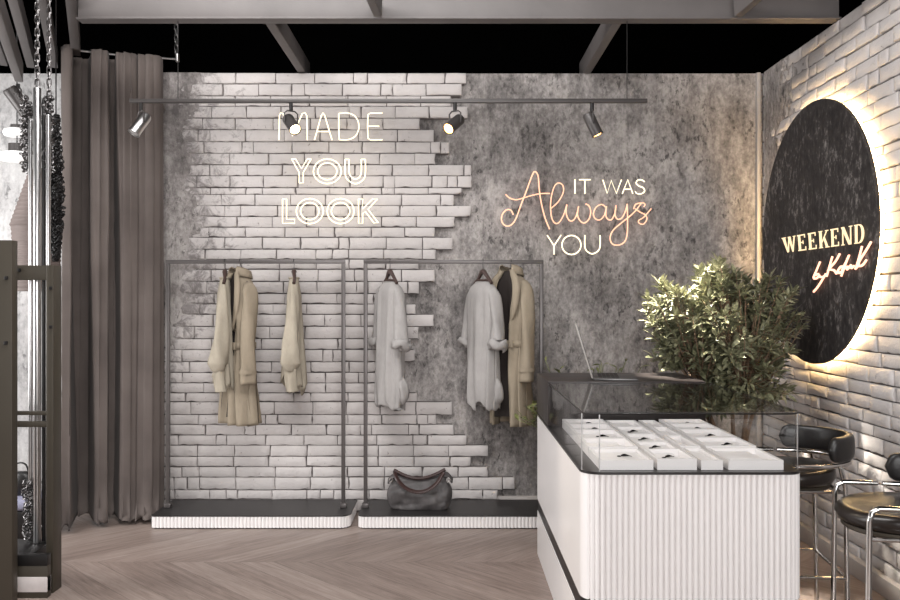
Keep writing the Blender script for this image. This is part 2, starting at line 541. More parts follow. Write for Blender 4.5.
def patch(name, parent, mapf, u0, u1, z0, z1, maskf, step=.012):
    bm = new()
    nu, nz = int((u1 - u0) / step), int((z1 - z0) / step)
    V = []
    for j in range(nz + 1):
        row = []
        for i in range(nu + 1):
            u = u0 + (u1 - u0) * i / nu; z = z0 + (z1 - z0) * j / nz
            n = noise.fractal(Vector((u * 6, z * 5, 3.3)), .9, 2.1, 5)
            n3 = noise.fractal(Vector((u * 22, z * 22, 8.3)), .8, 2.1, 3)
            m = maskf(u, z) + .5 * n + .22 * n3
            w = max(-.03, min(.005, m * .02)) + .0012 * n3
            row.append(bm.verts.new(mapf(u, z, w)))
        V.append(row)
    for j in range(nz):
        for i in range(nu):
            bm.faces.new((V[j][i], V[j][i + 1], V[j + 1][i + 1], V[j + 1][i]))
    return struct(name, fix(bm), 'plaster', parent)
def mL(u, z):
    px = 450 + u * F / FRONT; py = 300 - (z - EYE) * F / FRONT
    edge = 192 + 14 * math.sin(py * .021 + 1) + (8 if 140 < py < 235 else 0)
    if py > 235: edge -= (py - 235) * .28
    if py < 90: edge -= 0
    return (edge - px) / 16
patch('plaster_patch', wall_back, mapB, -2.42, -1.62, 1.15, Z_TOP - .006, mL)
def mR(u, z):
    return (u - (6.02 + (3.3 - z) * .05)) / .42
patch('plaster_patch', wall_right, mapR, 5.35, D_WALL - .055, 1.3, Z_TOP - .006, mR)

# baseboards and the corner profile
bm = new(); box(bm, (X_R - .04, 3.0, 0), (X_R + .03, D_WALL - .02, .10), .006); struct('baseboard_right', bm, 'base_white')
bm = new(); box(bm, (.2, D_WALL - .02, 0), (X_R - .03, D_WALL + .01, .11), .004); struct('baseboard_back', bm, 'base_white')
bm = new(); box(bm, (X_R - .05, D_WALL - .035, .11), (X_R - .022, D_WALL - .001, Z_TOP), .004); struct('trim_1', bm, 'base_white')

# ------------------------------------------------------------------ curtain
rail_a, rail_b = Vector((-2.62, 5.93, 3.385)), at(177, 61, 6.2)
path = catmull([(-2.755, 6.03, 0), (-2.53, 6.13, 0), (-2.32, 6.22, 0), (-2.125, 6.28, 0)], 80)
N = len(path)
bm = new()
rings = []
lv = 44
FT = [(-.1, 0), (0, .04), (.03, .11), (.10, .13), (.135, -.22), (.25, -.235), (.285, .08), (.30, .10), (.40, .10), (.425, -.15), (.50, -.15), (.525, .08), (.60, .10), (.685, .085), (.712, -.03), (.738, .075), (.85, .095), (.94, .06), (1, .0), (1.1, 0)]
def fold(s):
    for (a, fa), (b, fb) in zip(FT, FT[1:]):
        if a <= s <= b:
            k = (s - a) / (b - a); k = k * k * (3 - 2 * k)
            return fa + (fb - fa) * k
    return 0
for j in range(lv + 1):
    t = j / lv                                   # 0 top .. 1 bottom
    ring = []
    for i in range(N):
        s = i / (N - 1)
        p = path[i]
        tg = (path[min(i + 1, N - 1)] - path[max(i - 1, 0)]).normalized()
        nrm = Vector((tg.y, -tg.x, 0))
        ph = s * 2 * PI
        end = 1 if s < .94 else (1 - s) / .06
        f = fold(s + .012 * math.sin(t * 4 + s * 5)) * (.9 + .1 * t)
        f += .014 * (1 - t) ** 3 * math.sin(ph * 12 + 1.5) * end
        f += .008 * noise.noise(Vector((s * 9, t * 2.2, 2)))
        z = 3.37 * (1 - t) + .012
        if t > .94:                              # hem pools on the floor
            k = (t - .94) / .06
            f += k * (.10 + .12 * noise.noise(Vector((s * 26, k * 2.5, 5)))) 
            z = 3.37 * .06 * max(0, 1 - k) ** 1.6 * .9 + .010 + .022 * k * (1 + noise.noise(Vector((s * 30, k * 4, 1))))
        q = p + nrm * f + tg * .012 * math.sin(ph * 13 + t * 2)
        ring.append(Vector((q.x, q.y, z)))
    rings.append(ring)
loft(bm, rings, False)
cur = thing('curtain', 'floor-length taupe grey velvet curtain hanging in deep folds at the left', 'curtain', (-2.4, 6.1, 0))
o = link('curtain_panel', bm, 'curtain', None, angle=180)
o.parent = cur; o.matrix_parent_inverse = Matrix.Translation((2.4, -6.1, 0))
mod(o, 'SOLIDIFY', thickness=.006)
cr = thing('curtain_rail', 'thin metal curtain rail above the taupe curtain, hung on a chain', 'curtain rail', (-2.1, 6.2, 3.38))
inv = Matrix.Translation((2.1, -6.2, -3.38))
def sub(o, root, inv):
    o.parent = root; o.matrix_parent_inverse = inv
    return o
def put(o, root):
    o.parent = root
    o.matrix_parent_inverse = Matrix.Translation(-Vector(root.location))
    return o
bm = new(); sweep(bm, catmull([(-2.76, 6.03, 3.385), (-2.515, 6.15, 3.385), (-2.32, 6.22, 3.385), (-2.02, 6.30, 3.385)], 10), .008)
put(link('rail', bm, 'steel'), cr)
bm = new(); lathe(bm, [(.014, -.02), (.016, -.015), (.016, .035), (.01, .04)], 10, (-2.02, 6.30, 3.385)); put(link('end_cap', bm, 'steel'), cr)

def chain_mesh(bm, a, b, link_len=.05, r=.0045, wid=.012):
    a = Vector(a); b = Vector(b)
    d = b - a; L = d.length; d.normalize()
    n = max(2, int(L / (link_len * .74)))
    s0 = d.orthogonal().normalized(); s1 = d.cross(s0).normalized()
    for i in range(n):
        c = a + d * (L * (i + .5) / n)
        s = s0 if i % 2 else s1
        pts = []
        h = link_len / 2
        for k in range(12):
            an = 2 * PI * k / 12
            pts.append(c + d * (h - wid if math.sin(an) >= 0 else -(h - wid)) + d * wid * math.sin(an) + s * wid * math.cos(an))
        sweep(bm, pts, r, 5, True)
bm = new(); chain_mesh(bm, (-2.03, 6.30, 3.415), (-2.03, 6.30, 4.44), .05, .004, .011)
put(link('chain', bm, 'chainmetal'), cr)

# ------------------------------------------------------------------ display platforms
def outline(x0, y0, x1, y1, r, seg=8):
    """rounded rectangle, counter-clockwise from front-left corner end, with per-corner radii (fl, fr, br, bl)"""
    pts = []
    cs = [((x0, y0), r[0], 180), ((x1, y0), r[1], 270), ((x1, y1), r[2], 0), ((x0, y1), r[3], 90)]
    sx = [(1, 1), (-1, 1), (-1, -1), (1, -1)]
    for (c, rr, a0), (ux, uy) in zip(cs, sx):
        if rr <= 0: pts.append(Vector((c[0], c[1], 0))); continue
        cc = Vector((c[0] + ux * rr, c[1] + uy * rr, 0))
        for k in range(seg + 1):
            a = R(a0 + 90 * k / seg)
            pts.append(cc + Vector((math.cos(a), math.sin(a), 0)) * rr)
    return pts

def ribbed(pts, pitch, depth, keep=lambda p: True, sub=8):
    """resample a closed outline and push half-round ribs outward"""
    L = [0]
    P = pts + [pts[0]]
    for a, b in zip(P, P[1:]): L.append(L[-1] + (b - a).length)
    n = round(L[-1] / pitch)
    out = []
    seg = 0
    for k in range(n * sub):
        s = L[-1] * k / (n * sub)
        while L[seg + 1] < s: seg += 1
        a, b = P[seg], P[seg + 1]
        q = a.lerp(b, (s - L[seg]) / max(1e-9, L[seg + 1] - L[seg]))
        tg = (b - a).normalized()
        nrm = Vector((tg.y, -tg.x, 0))
        fr = (k % sub) / sub
        out.append(q + nrm * (depth * (abs(math.sin(PI * fr)) ** .42 - 1) if keep(q) else 0))
    return out

def prism(bm, pts, z0, z1, cap=True):
    a = [bm.verts.new((p.x, p.y, z0)) for p in pts]
    b = [bm.verts.new((p.x, p.y, z1)) for p in pts]
    n = len(pts)
    for k in range(n): bm.faces.new((a[k], a[(k + 1) % n], b[(k + 1) % n], b[k]))
    if cap:
        bm.faces.new(list(reversed(a))); bm.faces.new(b)

def platform(x0, label, fl):
    y0, y1, w = 5.935, 6.415, 1.39
    root = thing('display_platform', label, 'platform', (x0 + w / 2, y0, 0), group='low ribbed display platforms')
    def mk(name, bm, mat): 
        return put(link(name, fix(bm), mat, None, angle=35), root)
    bm = new(); prism(bm, outline(x0 + .012, y0 + .012, x0 + w - .012, y1, (fl * .8, .07, .01, .01)), 0, .012); mk('plinth', bm, 'blackmetal')
    bm = new(); prism(bm, ribbed(outline(x0, y0, x0 + w, y1, (fl, .08, .01, .01)), .0255, .010), .008, .087); mk('ribbed_side', bm, 'whitelac')
    bm = new(); prism(bm, outline(x0 - .002, y0 - .002, x0 + w + .002, y1, (fl, .08, .01, .01)), .087, .094); mk('top', bm, 'platform_top')
    return root
platform(-2.09, 'low white ribbed platform with dark top under the rack nearest the curtain', .025)
platform(-.645, 'low white ribbed platform with dark top carrying the grey handbag', .05)

# ------------------------------------------------------------------ clothes racks
D_RACK = 6.17
def rack(xl, xr, label):
    root = thing('clothes_rack', label, 'clothes rack', ((xl + xr) / 2, D_RACK, .0945), group='square tube clothes racks')
    zt = 1.877; t = .0135; d = D_RACK
    for x in (xl, xr):
        bm = new(); box(bm, (x - t, d - t, .0945), (x + t, d + t, zt - t), .002); put(link('post', bm, 'rackmetal'), root)
        bm = new(); box(bm, (x - .024, d - .024, .0945), (x + .024, d + .024, .128), .006)
        put(link('foot', bm, 'rackmetal'), root)
    bm = new(); box(bm, (xl - t, d - t, zt - t), (xr + t, d + t, zt + t), .002); put(link('top_rail', bm, 'rackmetal'), root)
rack(-2.047, -.774, 'grey square-tube rack nearest the curtain, holding beige clothes')
rack(-.613, .664, 'grey square-tube rack beside the counter, holding two grey tunics')

# ------------------------------------------------------------------ garments
def ring_pts(hw, hd, z, n, folds=0, nf=7, ph=0, g0=0, cx=0, cy=0, sq=.8):
    out = []
    for k in range(n):
        if g0 is None: a = -PI / 2 + 2 * PI * k / n
        else: a = -PI / 2 + g0 / 2 + (2 * PI - g0) * k / (n - 1)
        c, s = math.cos(a), math.sin(a)
        x = math.copysign(abs(c) ** sq, c) * hw; y = math.copysign(abs(s) ** sq, s) * hd
        f = 1 + folds * math.sin(nf * a + ph + 2.2 * z)
        ff = folds * .045 * (math.sin(nf * a + ph + 1.5 * z) + .6 * math.sin((nf + 5) * a + ph * 2 - 2.5 * z)) / .1
        out.append(Vector((x * (1 + .12 * folds * math.sin(3 * a + ph)) + cx, y * f + ff * math.copysign(1, s) * .5 + cy, z)))
    return out

def interp(tab, z):
    for (a, b) in zip(tab, tab[1:]):
        if b[0] <= z <= a[0]:
            t = (a[0] - z) / max(1e-9, a[0] - b[0])
            t = t * t * (3 - 2 * t) * .5 + t * .5
            return [p + (q - p) * t for p, q in zip(a[1:], b[1:])]
    return tab[-1][1:] if z < tab[-1][0] else tab[0][1:]

def garment_body(tab, z1, n=64, lv=36, nf=7, ph=0, closed=True, scale=1.0, hem=0):
    """tab rows: z, half width, half depth, fold amount, gap angle, cx, cy"""
    bm = new(); rings = []
    zs = [0, -.006, -.014, -.025, -.04, -.06, -.085] + [-.085 + (z1 + .085) * k / lv for k in range(1, lv + 1)]
    for z in zs:
        hw, hd, fo, g, cx, cy = interp(tab, z)
        r = ring_pts(hw * scale, hd * scale, z, n, fo, nf, ph, None if closed else g, cx, cy)
        if hem and z < z1 * .86:
            k = (z1 * .86 - z) / (abs(z1) * .14)
            for p in r: p.z += hem * k * noise.noise(Vector((p.x * 9, p.y * 20, 3)))
        rings.append(r)
    loft(bm, rings, closed)
    return bm

def sleeve(pts, rads, n=18, folds=.12, seed=1, sq=.75):
    path = catmull(pts, 8)
    N = len(path)
    bm = new(); rings = []
    for i, p in enumerate(path):
        t = i / (N - 1) * (len(rads) - 1)
        k = min(int(t), len(rads) - 2); f = t - k
        rx = rads[k][0] * (1 - f) + rads[k + 1][0] * f
        ry = rads[k][1] * (1 - f) + rads[k + 1][1] * f
        tg = (path[min(i + 1, N - 1)] - path[max(i - 1, 0)]).normalized()
        sx = Vector((1, 0, 0)); sx = (sx - tg * sx.dot(tg)).normalized()
        sy = tg.cross(sx)
        rr = []
        for q in range(n):
            a = 2 * PI * q / n
            w = 1 + folds * math.sin(3 * a + seed + i * .22) + folds * .8 * noise.noise(Vector((math.cos(a) * 1.3, math.sin(a) * 1.3 + seed, i * .16)))
            rr.append(p + sx * math.cos(a) * rx * w + sy * math.sin(a) * ry * w)
        rings.append(rr)
    loft(bm, rings, True)
    return bm

def hanger(x, rz, label, grp, w=.19):
    zr = 1.877
    root = thing('hanger', label, 'hanger', (x, D_RACK, zr - .072), rz, grp)
    bm = new()
    pts = catmull([(-w, 0, -.085), (-w * .6, .004, -.05), (-w * .2, 0, -.008), (0, 0, 0), (w * .2, 0, -.008), (w * .6, .004, -.05), (w, 0, -.085)], 6)
    rr = lambda t: .012 + .008 * math.exp(-((t - .5) / .2) ** 2)
    sweep(bm, pts, rr, 8, False, 1.0)
    sweep(bm, [(-w * .62, 0, -.062), (w * .62, 0, -.062)], .009, 8)
    link('hanger_body', bm, 'hangerwood', root)
    bm = new()
    hk = [Vector((0, 0, .01)), Vector((0, 0, .03))]
    th = -rz + R(90)
    for k in range(0, 11):
        a = R(-70 + 26 * k)
        q = Vector((math.cos(a) * .022, 0, math.sin(a) * .022))
        hk.append(Vector((q.x * math.cos(th), q.x * math.sin(th), .072 + q.z)))
    sweep(bm, hk, .0022, 6)
    link('hook', bm, 'blackmetal', root)
    return root

def coat(x, rz, label, seed=0, L=-1.1, zt=1.79):
    root = thing('trench_coat', label, 'coat', (x, D_RACK, zt), rz, 'beige trench coats')
    tab = [(0, .05, .045, 0, 1.3, 0, 0), (-.03, .07, .055, 0, 1.2, 0, 0), (-.08, .12, .07, .01, 1.1, 0, 0), (-.14, .15, .075, .02, .95, 0, 0), (-.3, .145, .075, .05, .85, 0, 0),
           (-.52, .125, .066, .05, .6, 0, 0), (-.75, .135, .074, .10, .45, 0, 0), (L, .155, .085, .14, .55, 0, 0)]
    o = link('coat_body', garment_body(tab, L, 72, 40, 8, seed, False), 'beige', root, angle=180)
    mod(o, 'SOLIDIFY', thickness=.006)
    tl = [(a, b, c, d, .05, f, g) for (a, b, c, d, e, f, g) in tab]
    o = link('lining', garment_body(tl, L + .06, 48, 24, 8, seed, True, .9), 'lining', root, angle=180)
    for s in (-1, 1):
        bm = sleeve([(s * .12, 0, -.075), (s * .152, 0, -.14), (s * .168, -.01, -.3), (s * .172, -.02, -.50), (s * .176, -.025, -.79)],
                    [(.018, .03), (.036, .055), (.042, .056), (.04, .052), (.046, .056)], 20, .13, seed + s)
        o = link('sleeve', bm, 'beige', root, angle=180)
        mod(o, 'SOLIDIFY', thickness=.005)
        # cuff strap
        bm = sleeve([(s * .1745, -.024, -.69), (s * .175, -.025, -.72)], [(.051, .062), (.051, .062)], 20, .03, seed + s)
        link('cuff_strap', bm, 'beige', root, angle=180)
        # lapel: folded strip along the front edge
        bm = new()
        rows = []
        for k in range(13):
            t = k / 12
            z = -.0 - .42 * t
            hw, hd, fo, g, cx, cy = interp(tab, z)
            a = -PI / 2 + s * g / 2
            c, q = math.cos(a), math.sin(a)
            ex = math.copysign(abs(c) ** .8, c) * hw; ey = math.copysign(abs(q) ** .8, q) * hd
            wid = .07 * math.sin(PI * min(1, .12 + t * .95)) ** .7
            rows.append([Vector((ex, ey - .002, z)), Vector((ex + s * wid * .35, ey - .022, z + .004)), Vector((ex + s * wid * .75, ey - .016, z + .012)), Vector((ex + s * wid, ey - .004, z + .018))])
        loft(bm, rows, False)
        o = link('lapel', bm, 'beige', root, angle=180)
        mod(o, 'SOLIDIFY', thickness=.006)
    # collar
    bm = new(); rows = []
    for (dr, z) in ((0, .02), (.006, .032), (.022, .022), (.03, -.012), (.034, -.03)):
        rows.append([Vector((math.cos(a) * (.062 + dr), math.sin(a) * (.052 + dr), z - .008 * math.sin(a) * 2)) for a in [R(-50 + 280 * k / 30) for k in range(31)]])
    loft(bm, rows, False)
    o = link('collar', bm, 'beige', root, angle=180); mod(o, 'SOLIDIFY', thickness=.005)
    # belt round the waist with a loose end
    bm = new(); rows = []
    for z in (-.50, -.545):
        rows.append(ring_pts(.134, .075, z, 60, .05, 8, seed, .7))
    loft(bm, rows, False)
    box(bm, (.025, -.092, -.55), (.095, -.078, -.498), .003)
    o = link('belt', bm, 'beige', root, angle=60); mod(o, 'SOLIDIFY', thickness=.006)
    return root

def tunic(x, rz, label, seed=0, zt=1.722, L=-.90):
    root = thing('linen_tunic', label, 'tunic', (x, D_RACK, zt), rz, 'grey linen tunics')
    tab = [(0, .078, .034, 0, 0, 0, 0), (-.012, .1, .04, 0, 0, 0, 0), (-.035, .135, .052, .005, 0, 0, 0), (-.08, .15, .06, .015, 0, 0, 0), (-.3, .145, .062, .03, 0, 0, 0),
           (-.6, .15, .066, .05, 0, 0, 0), (-.8, .152, .064, .065, 0, 0, 0), (L, .14, .056, .08, 0, 0, 0)]
    o = link('tunic_body', garment_body(tab, L, 84, 44, 7, seed, True, 1, .07), 'greylinen', root, angle=180)
    mod(o, 'SOLIDIFY', thickness=.004)
    bm = new(); sweep(bm, [Vector((math.cos(a) * .079, math.sin(a) * .035, .002 - .004 * math.sin(a))) for a in [2 * PI * k / 24 for k in range(24)]], .006, 6, True)
    link('neckband', bm, 'greylinen', root)
    for s in (-1, 1):
        bm = sleeve([(s * .115, 0, -.04), (s * .155, .0, -.11), (s * .18, .0, -.28), (s * .195, -.005, -.41)],
                    [(.018, .03), (.033, .044), (.036, .046), (.04, .05)], 20, .12, seed + s * 2)
        o = link('sleeve', bm, 'greylinen', root, angle=180); mod(o, 'SOLIDIFY', thickness=.004)
        # rolled-up cuff: thick rumpled roll
        bm = new()
        c = Vector((s * .198, -.006, -.44))
        pr = []
        for k in range(28):
            a = 2 * PI * k / 28
            pr.append(c + Vector((math.cos(a) * .042, math.sin(a) * .05, .010 * math.sin(3 * a + seed) - .012 * math.sin(a))))
        sweep(bm, pr, .026, 10, True, 1.15)
        for v in bm.verts:
            v.co += Vector((.8, 1, 1)) * .016 * noise.noise(v.co * 38)
        o = link('rolled_cuff', bm, 'greylinen', root, angle=180)
    # knotted tail at the side of the hem
    bm = sleeve([(.13, .02, -.66), (.155, .03, -.74), (.155, .035, -.82), (.12, .03, -.88)], [(.008, .012), (.024, .034), (.022, .032), (.006, .01)], 14, .22, seed)
    link('hem_tail', bm, 'greylinen', root, angle=180)
    return root

def blouse(x, rz, label, seed=0, zt=1.755, L=-.78):
    root = thing('silk_blouse', label, 'blouse', (x, D_RACK, zt), rz, 'sand silk blouses')
    tab = [(0, .05, .028, 0, 0, 0, 0), (-.03, .08, .034, 0, 0, 0, 0), (-.07, .12, .04, .005, 0, 0, 0), (-.12, .14, .045, .015, 0, 0, 0), (-.4, .15, .05, .05, 0, 0, 0), (L, .165, .056, .1, 0, 0, 0)]
    o = link('blouse_body', garment_body(tab, L, 72, 34, 9, seed, True, 1, .12), 'sand', root, angle=180)
    mod(o, 'SOLIDIFY', thickness=.004)
    bm = new(); sweep(bm, [Vector((math.cos(a) * .06, math.sin(a) * .034, .004)) for a in [2 * PI * k / 24 for k in range(24)]], .008, 6, True)
    link('neckband', bm, 'sand', root)
    for s in (-1, 1):
        # full balloon sleeve gathered into a deep cuff
        bm = sleeve([(s * .10, 0, -.05), (s * .14, 0, -.13), (s * .175, -.008, -.32), (s * .195, -.02, -.50), (s * .20, -.028, -.60), (s * .195, -.022, -.655)],
                    [(.014, .018), (.028, .03), (.038, .044), (.05, .058), (.056, .066), (.028, .034)], 22, .17, seed + s)
        o = link('sleeve', bm, 'sand', root, angle=180)
        bm = sleeve([(s * .195, -.02, -.64), (s * .194, -.014, -.72), (s * .192, -.01, -.80)], [(.026, .036), (.026, .034), (.03, .04)], 18, .10, seed)
        o = link('cuff', bm, 'sand', root, angle=180); mod(o, 'SOLIDIFY', thickness=.003)
    return root

def rx(px): return (px - 450) * D_RACK / F
blouse(rx(225), R(-80), 'sand silk blouse hanging in front of the trench coat nearest the curtain', 1)
hanger(rx(225), R(-80), 'hanger inside the silk blouse nearest the curtain', 'hangers on the left rack', .11)
coat(rx(240), R(-50), 'beige trench coat hanging between two sand silk blouses', 2, -1.09, 1.795)
hanger(rx(240), R(-50), 'hanger inside the trench coat nearest the curtain', 'hangers on the left rack', .11)
blouse(rx(294), R(-80), 'sand silk blouse hanging alone in the middle of its rack', 4)
hanger(rx(294), R(-80), 'hanger inside the silk blouse in the middle of the rack', 'hangers on the left rack', .11)
tunic(rx(390), R(-60), 'grey linen tunic with rolled sleeves hanging alone above the handbag', 3)
hanger(rx(390), R(-60), 'dark wooden hanger holding the lone grey tunic above the handbag', 'hangers on the right rack', .11)
tunic(rx(483), R(-58), 'grey linen tunic with rolled sleeves hanging beside the trench coat', 6)
hanger(rx(483), R(-58), 'dark wooden hanger holding the grey tunic beside the trench coat', 'hangers on the right rack', .11)
coat(rx(511), R(-46), 'beige trench coat half hidden behind a grey tunic near the counter', 5, -1.11, 1.81)
hanger(rx(511), R(-46), 'hanger inside the trench coat near the counter', 'hangers on the right rack', .11)

# ------------------------------------------------------------------ handbag
hb = thing('handbag', 'slouchy dark grey leather handbag on the right dark platform', 'handbag', (-.2185, 6.15, .0945), R(0))
bm = new(); rings = []
for k in range(26):
    t = k / 25
    z = .27 * t
    hw = .205 + .032 * math.sin(PI * min(1, t * 1.35)) - .012 * max(0, t - .5) / .5
    hd = .075 + .035 * math.sin(PI * min(1, t * 1.25)) - .055 * t
    if t < .06: hw *= .95 + t; hd *= .92 + t
    r = []
    for q in range(60):
        a = 2 * PI * q / 60
        c, s = math.cos(a), math.sin(a)
        x = math.copysign(abs(c) ** .55, c) * hw; y = math.copysign(abs(s) ** .6, s) * hd
        nz = noise.fractal(Vector((x * 9, y * 14, z * 9 + 4)), .8, 2, 3)
        sag = -.055 * (1 - (x / .2) ** 2) * max(0, t - .72) / .28
        r.append(Vector((x + .006 * nz, y * (1 + .38 * nz), max(0, z + sag + (.006 * nz if t > .05 else 0)))))
    rings.append(r)
loft(bm, rings, True, True, False)
o = link('bag_body', fix(bm), 'bag', hb, angle=180); mod(o, 'SOLIDIFY', thickness=.006)
bm = new(); sweep(bm, catmull([(-.178, -.04, .262), (-.15, -.085, .215), (-.09, -.105, .165), (-.02, -.112, .142), (.05, -.108, .15), (.12, -.095, .195), (.172, -.05, .268)], 6), .016, 8, False, .6)
link('handle', bm, 'bagdark', hb)
bm = new(); sweep(bm, catmull([(-.186, -.015, .278), (-.12, -.03, .248), (-.05, -.034, .226), (.03, -.034, .224), (.11, -.03, .248), (.184, -.015, .284)], 6), .014, 8, False, .9)
link('top_binding', bm, 'bagdark', hb)
for s in (-1, 1):
    bm = new()
    rows = [[Vector((s * (.17 + .06 * t), -.02 + .01 * math.sin(3 * t) + w * .035, .26 - .045 * t * t - abs(w) * .025)) for w in (-1, -.5, 0, .5, 1)] for t in [k / 6 for k in range(7)]]
    loft(bm, rows, False)
    o = link('side_tab', bm, 'bag', hb, angle=180); mod(o, 'SOLIDIFY', thickness=.012)
    bm = new(); sweep(bm, [Vector((s * .205 + .012 * math.cos(a), -.05, .215 + .016 * math.sin(a))) for a in [2 * PI * k / 14 for k in range(14)]], .003, 6, True)
    link('ring', bm, 'chrome', hb)

# ------------------------------------------------------------------ track lights
D_TR = 5.24
tr = thing('track_rail', 'long dark lighting track with fine wires hanging in front of the neon signs', 'track rail', (at(388, 101, D_TR)))
a, b = at(130, 101, D_TR), at(647, 101, D_TR)
bm = new(); box(bm, a - Vector((0, .015, .012)), b + Vector((0, .015, .012)), .002); put(link('rail', bm, 'darkmetal'), tr)
for px in (178, 627):
    p = at(px, 101, D_TR)
    bm = new(); sweep(bm, [p, Vector((p.x, p.y, Z_TOP - .006))], .0025, 6); put(link('wire', bm, 'blackmetal'), tr)

def spot(pos, aim, label, lens, light=None, stem=.05, col='darkmetal', power=0, color=(1, .85, .65), r=.036, L=.15, ang=50):
    pos = Vector(pos)
    root = thing('spotlight', label, 'spotlight', pos, 0, 'cylindrical spotlights')
    d = (Vector(aim) - pos).normalized()
    c = Vector((0, 0, -stem - .075))               # pivot
    side = d.cross(Vector((0, 0, 1))).normalized()
    bm = new(); lathe(bm, [(.012, -stem), (.012, 0)], 10); link('stem', bm, 'blackmetal', root)
    bm = new()
    yk = [c + side * (r + .008), c + side * (r + .008) + Vector((0, 0, .06)), c + side * (r * .7) + Vector((0, 0, .075)), c - side * (r * .7) + Vector((0, 0, .075)), c - side * (r + .008) + Vector((0, 0, .06)), c - side * (r + .008)]
    sweep(bm, yk, .005, 6); link('yoke', bm, 'darkmetal', root)
    bm = new()
    bc = c - d * L * .45
    lathe(bm, [(.0, 0), (r * .8, 0), (r, .012), (r, L * .93), (r * 1.06, L * .94), (r * 1.06, L), (r * .92, L), (r * .9, L * .93), (0, L * .93)], 24, bc, d)
    h = link('housing', fix(bm), col, root)
    bm = new(); lathe(bm, [(0, 0), (r * .88, 0), (r * .8, .006), (0, .010)], 20, bc + d * L * .935, d)
    link('lens', fix(bm), lens, root)
    if power:
        li = bpy.data.lights.new('spot_lamp', 'SPOT'); li.energy = power; li.color = color
        li.spot_size = R(ang); li.spot_blend = .6; li.shadow_soft_size = .04
        lo = bpy.data.objects.new('spot_lamp', li); COL.objects.link(lo)
        lo.location = pos + bc + d * (L + .03)
        lo.rotation_euler = d.to_track_quat('-Z', 'Y').to_euler()
    return root
def tp(px): return at(px, 103, D_TR)
spot(tp(141), tp(141) + Vector((-.09, -.08, -.18)), 'silver spotlight on the track in front of the taupe curtain', 'lensoff', col='steel')
spot(tp(291), tp(291) + Vector((.48, -.7, -.66)), 'lit black spotlight on the track overlapping the word MADE', 'lens', power=90)
spot(tp(455), tp(455) + Vector((-.55, -.7, -.6)), 'lit black spotlight on the track at the ragged edge of the white bricks', 'lenswarm', power=90)
spot(tp(592), Vector((1.46, 5.22, 1.6)), 'lit spotlight on the track above the pink neon script', 'lenswarm', power=1000, color=(1, .94, .82), ang=38)

# ------------------------------------------------------------------ neon signs
def neon(root, groups, plane, r, mat, name='letter', label=None):
    """each group is one letter: list of strokes (list of px points, smooth flag)"""
    for strokes in groups:
        bm = new()
        for pts, sm in strokes:
            P = [plane(x, y) for x, y in pts]
            if sm: P = catmull(P, 6)
            sweep(bm, P, r, 6)
        o = put(link(name, bm, mat), root)
        if label: o['label'] = label
D_N = 6.315
plane1 = lambda x, y: at(265 + x / 4.446, 100 + y / 4.444, D_N)
ns = thing('neon_sign', 'cream neon sign reading MADE YOU LOOK on the white bricks', 'neon sign', at(330, 168, D_N))
S = lambda *p: (list(p), True)
L_ = lambda *p: (list(p), False)
def circ(cx, cy, rx_, ry_, n=20, a0=0, a1=360):
    return ([(cx + rx_ * math.cos(R(a0 + (a1 - a0) * k / n)), cy + ry_ * math.sin(R(a0 + (a1 - a0) * k / n))) for k in range(n + 1)], False)
made = [
 [L_((62, 178), (64, 70), (70, 57), (80, 60), (122, 160), (166, 60), (178, 57), (186, 70), (188, 178))],
 [L_((220, 178), (250, 70), (258, 57), (266, 70), (298, 178)), L_((234, 140), (284, 140))],
 [S((330, 176), (328, 120), (328, 62)), S((328, 60), (368, 58), (402, 74), (418, 116), (404, 158), (370, 176), (330, 176))],
 [L_((522, 58), (470, 58), (458, 64), (456, 116), (458, 170), (468, 177), (522, 177)), L_((458, 116), (508, 116))],
]
you = [
 [L_((118, 262), (152, 322), (152, 368)), L_((136, 262), (162, 305), (188, 262)), L_((205, 262), (170, 322), (170, 368), (152, 368)), L_((118, 262), (136, 262)), L_((188, 262), (205, 262))],
 [circ(277, 317, 62, 55), circ(277, 317, 43, 37)],
 [S((356, 264), (356, 325), (368, 355), (402, 372), (436, 355), (446, 325), (446, 264)), S((374, 264), (374, 320), (384, 342), (402, 352), (420, 342), (428, 320), (428, 264)), L_((356, 264), (374, 264)), L_((428, 264), (446, 264))],
]
look = [
 [L_((78, 440), (78, 548), (132, 548), (132, 530), (96, 530), (96, 440), (78, 440))],
 [circ(199, 494, 60, 56), circ(199, 494, 41, 38)],
 [circ(336, 494, 60, 56), circ(336, 494, 41, 38)],
 [L_((416, 440), (416, 548), (434, 548), (434, 505), (446, 496), (484, 546), (504, 546), (458, 486), (500, 440), (478, 440), (434, 484), (434, 440), (416, 440))],
]
for g in (made, you, look): neon(ns, g, plane1, .0044, 'neonwhite')
for (px, py) in ((290, 118), (322, 128), (378, 140), (303, 172), (340, 171), (290, 211), (320, 211), (372, 211)):
    p = at(px, py, D_N); bm = new(); lathe(bm, [(.004, 0), (.004, .04)], 8, p, (0, 1, 0)); put(link('standoff', bm, 'standoff'), ns)

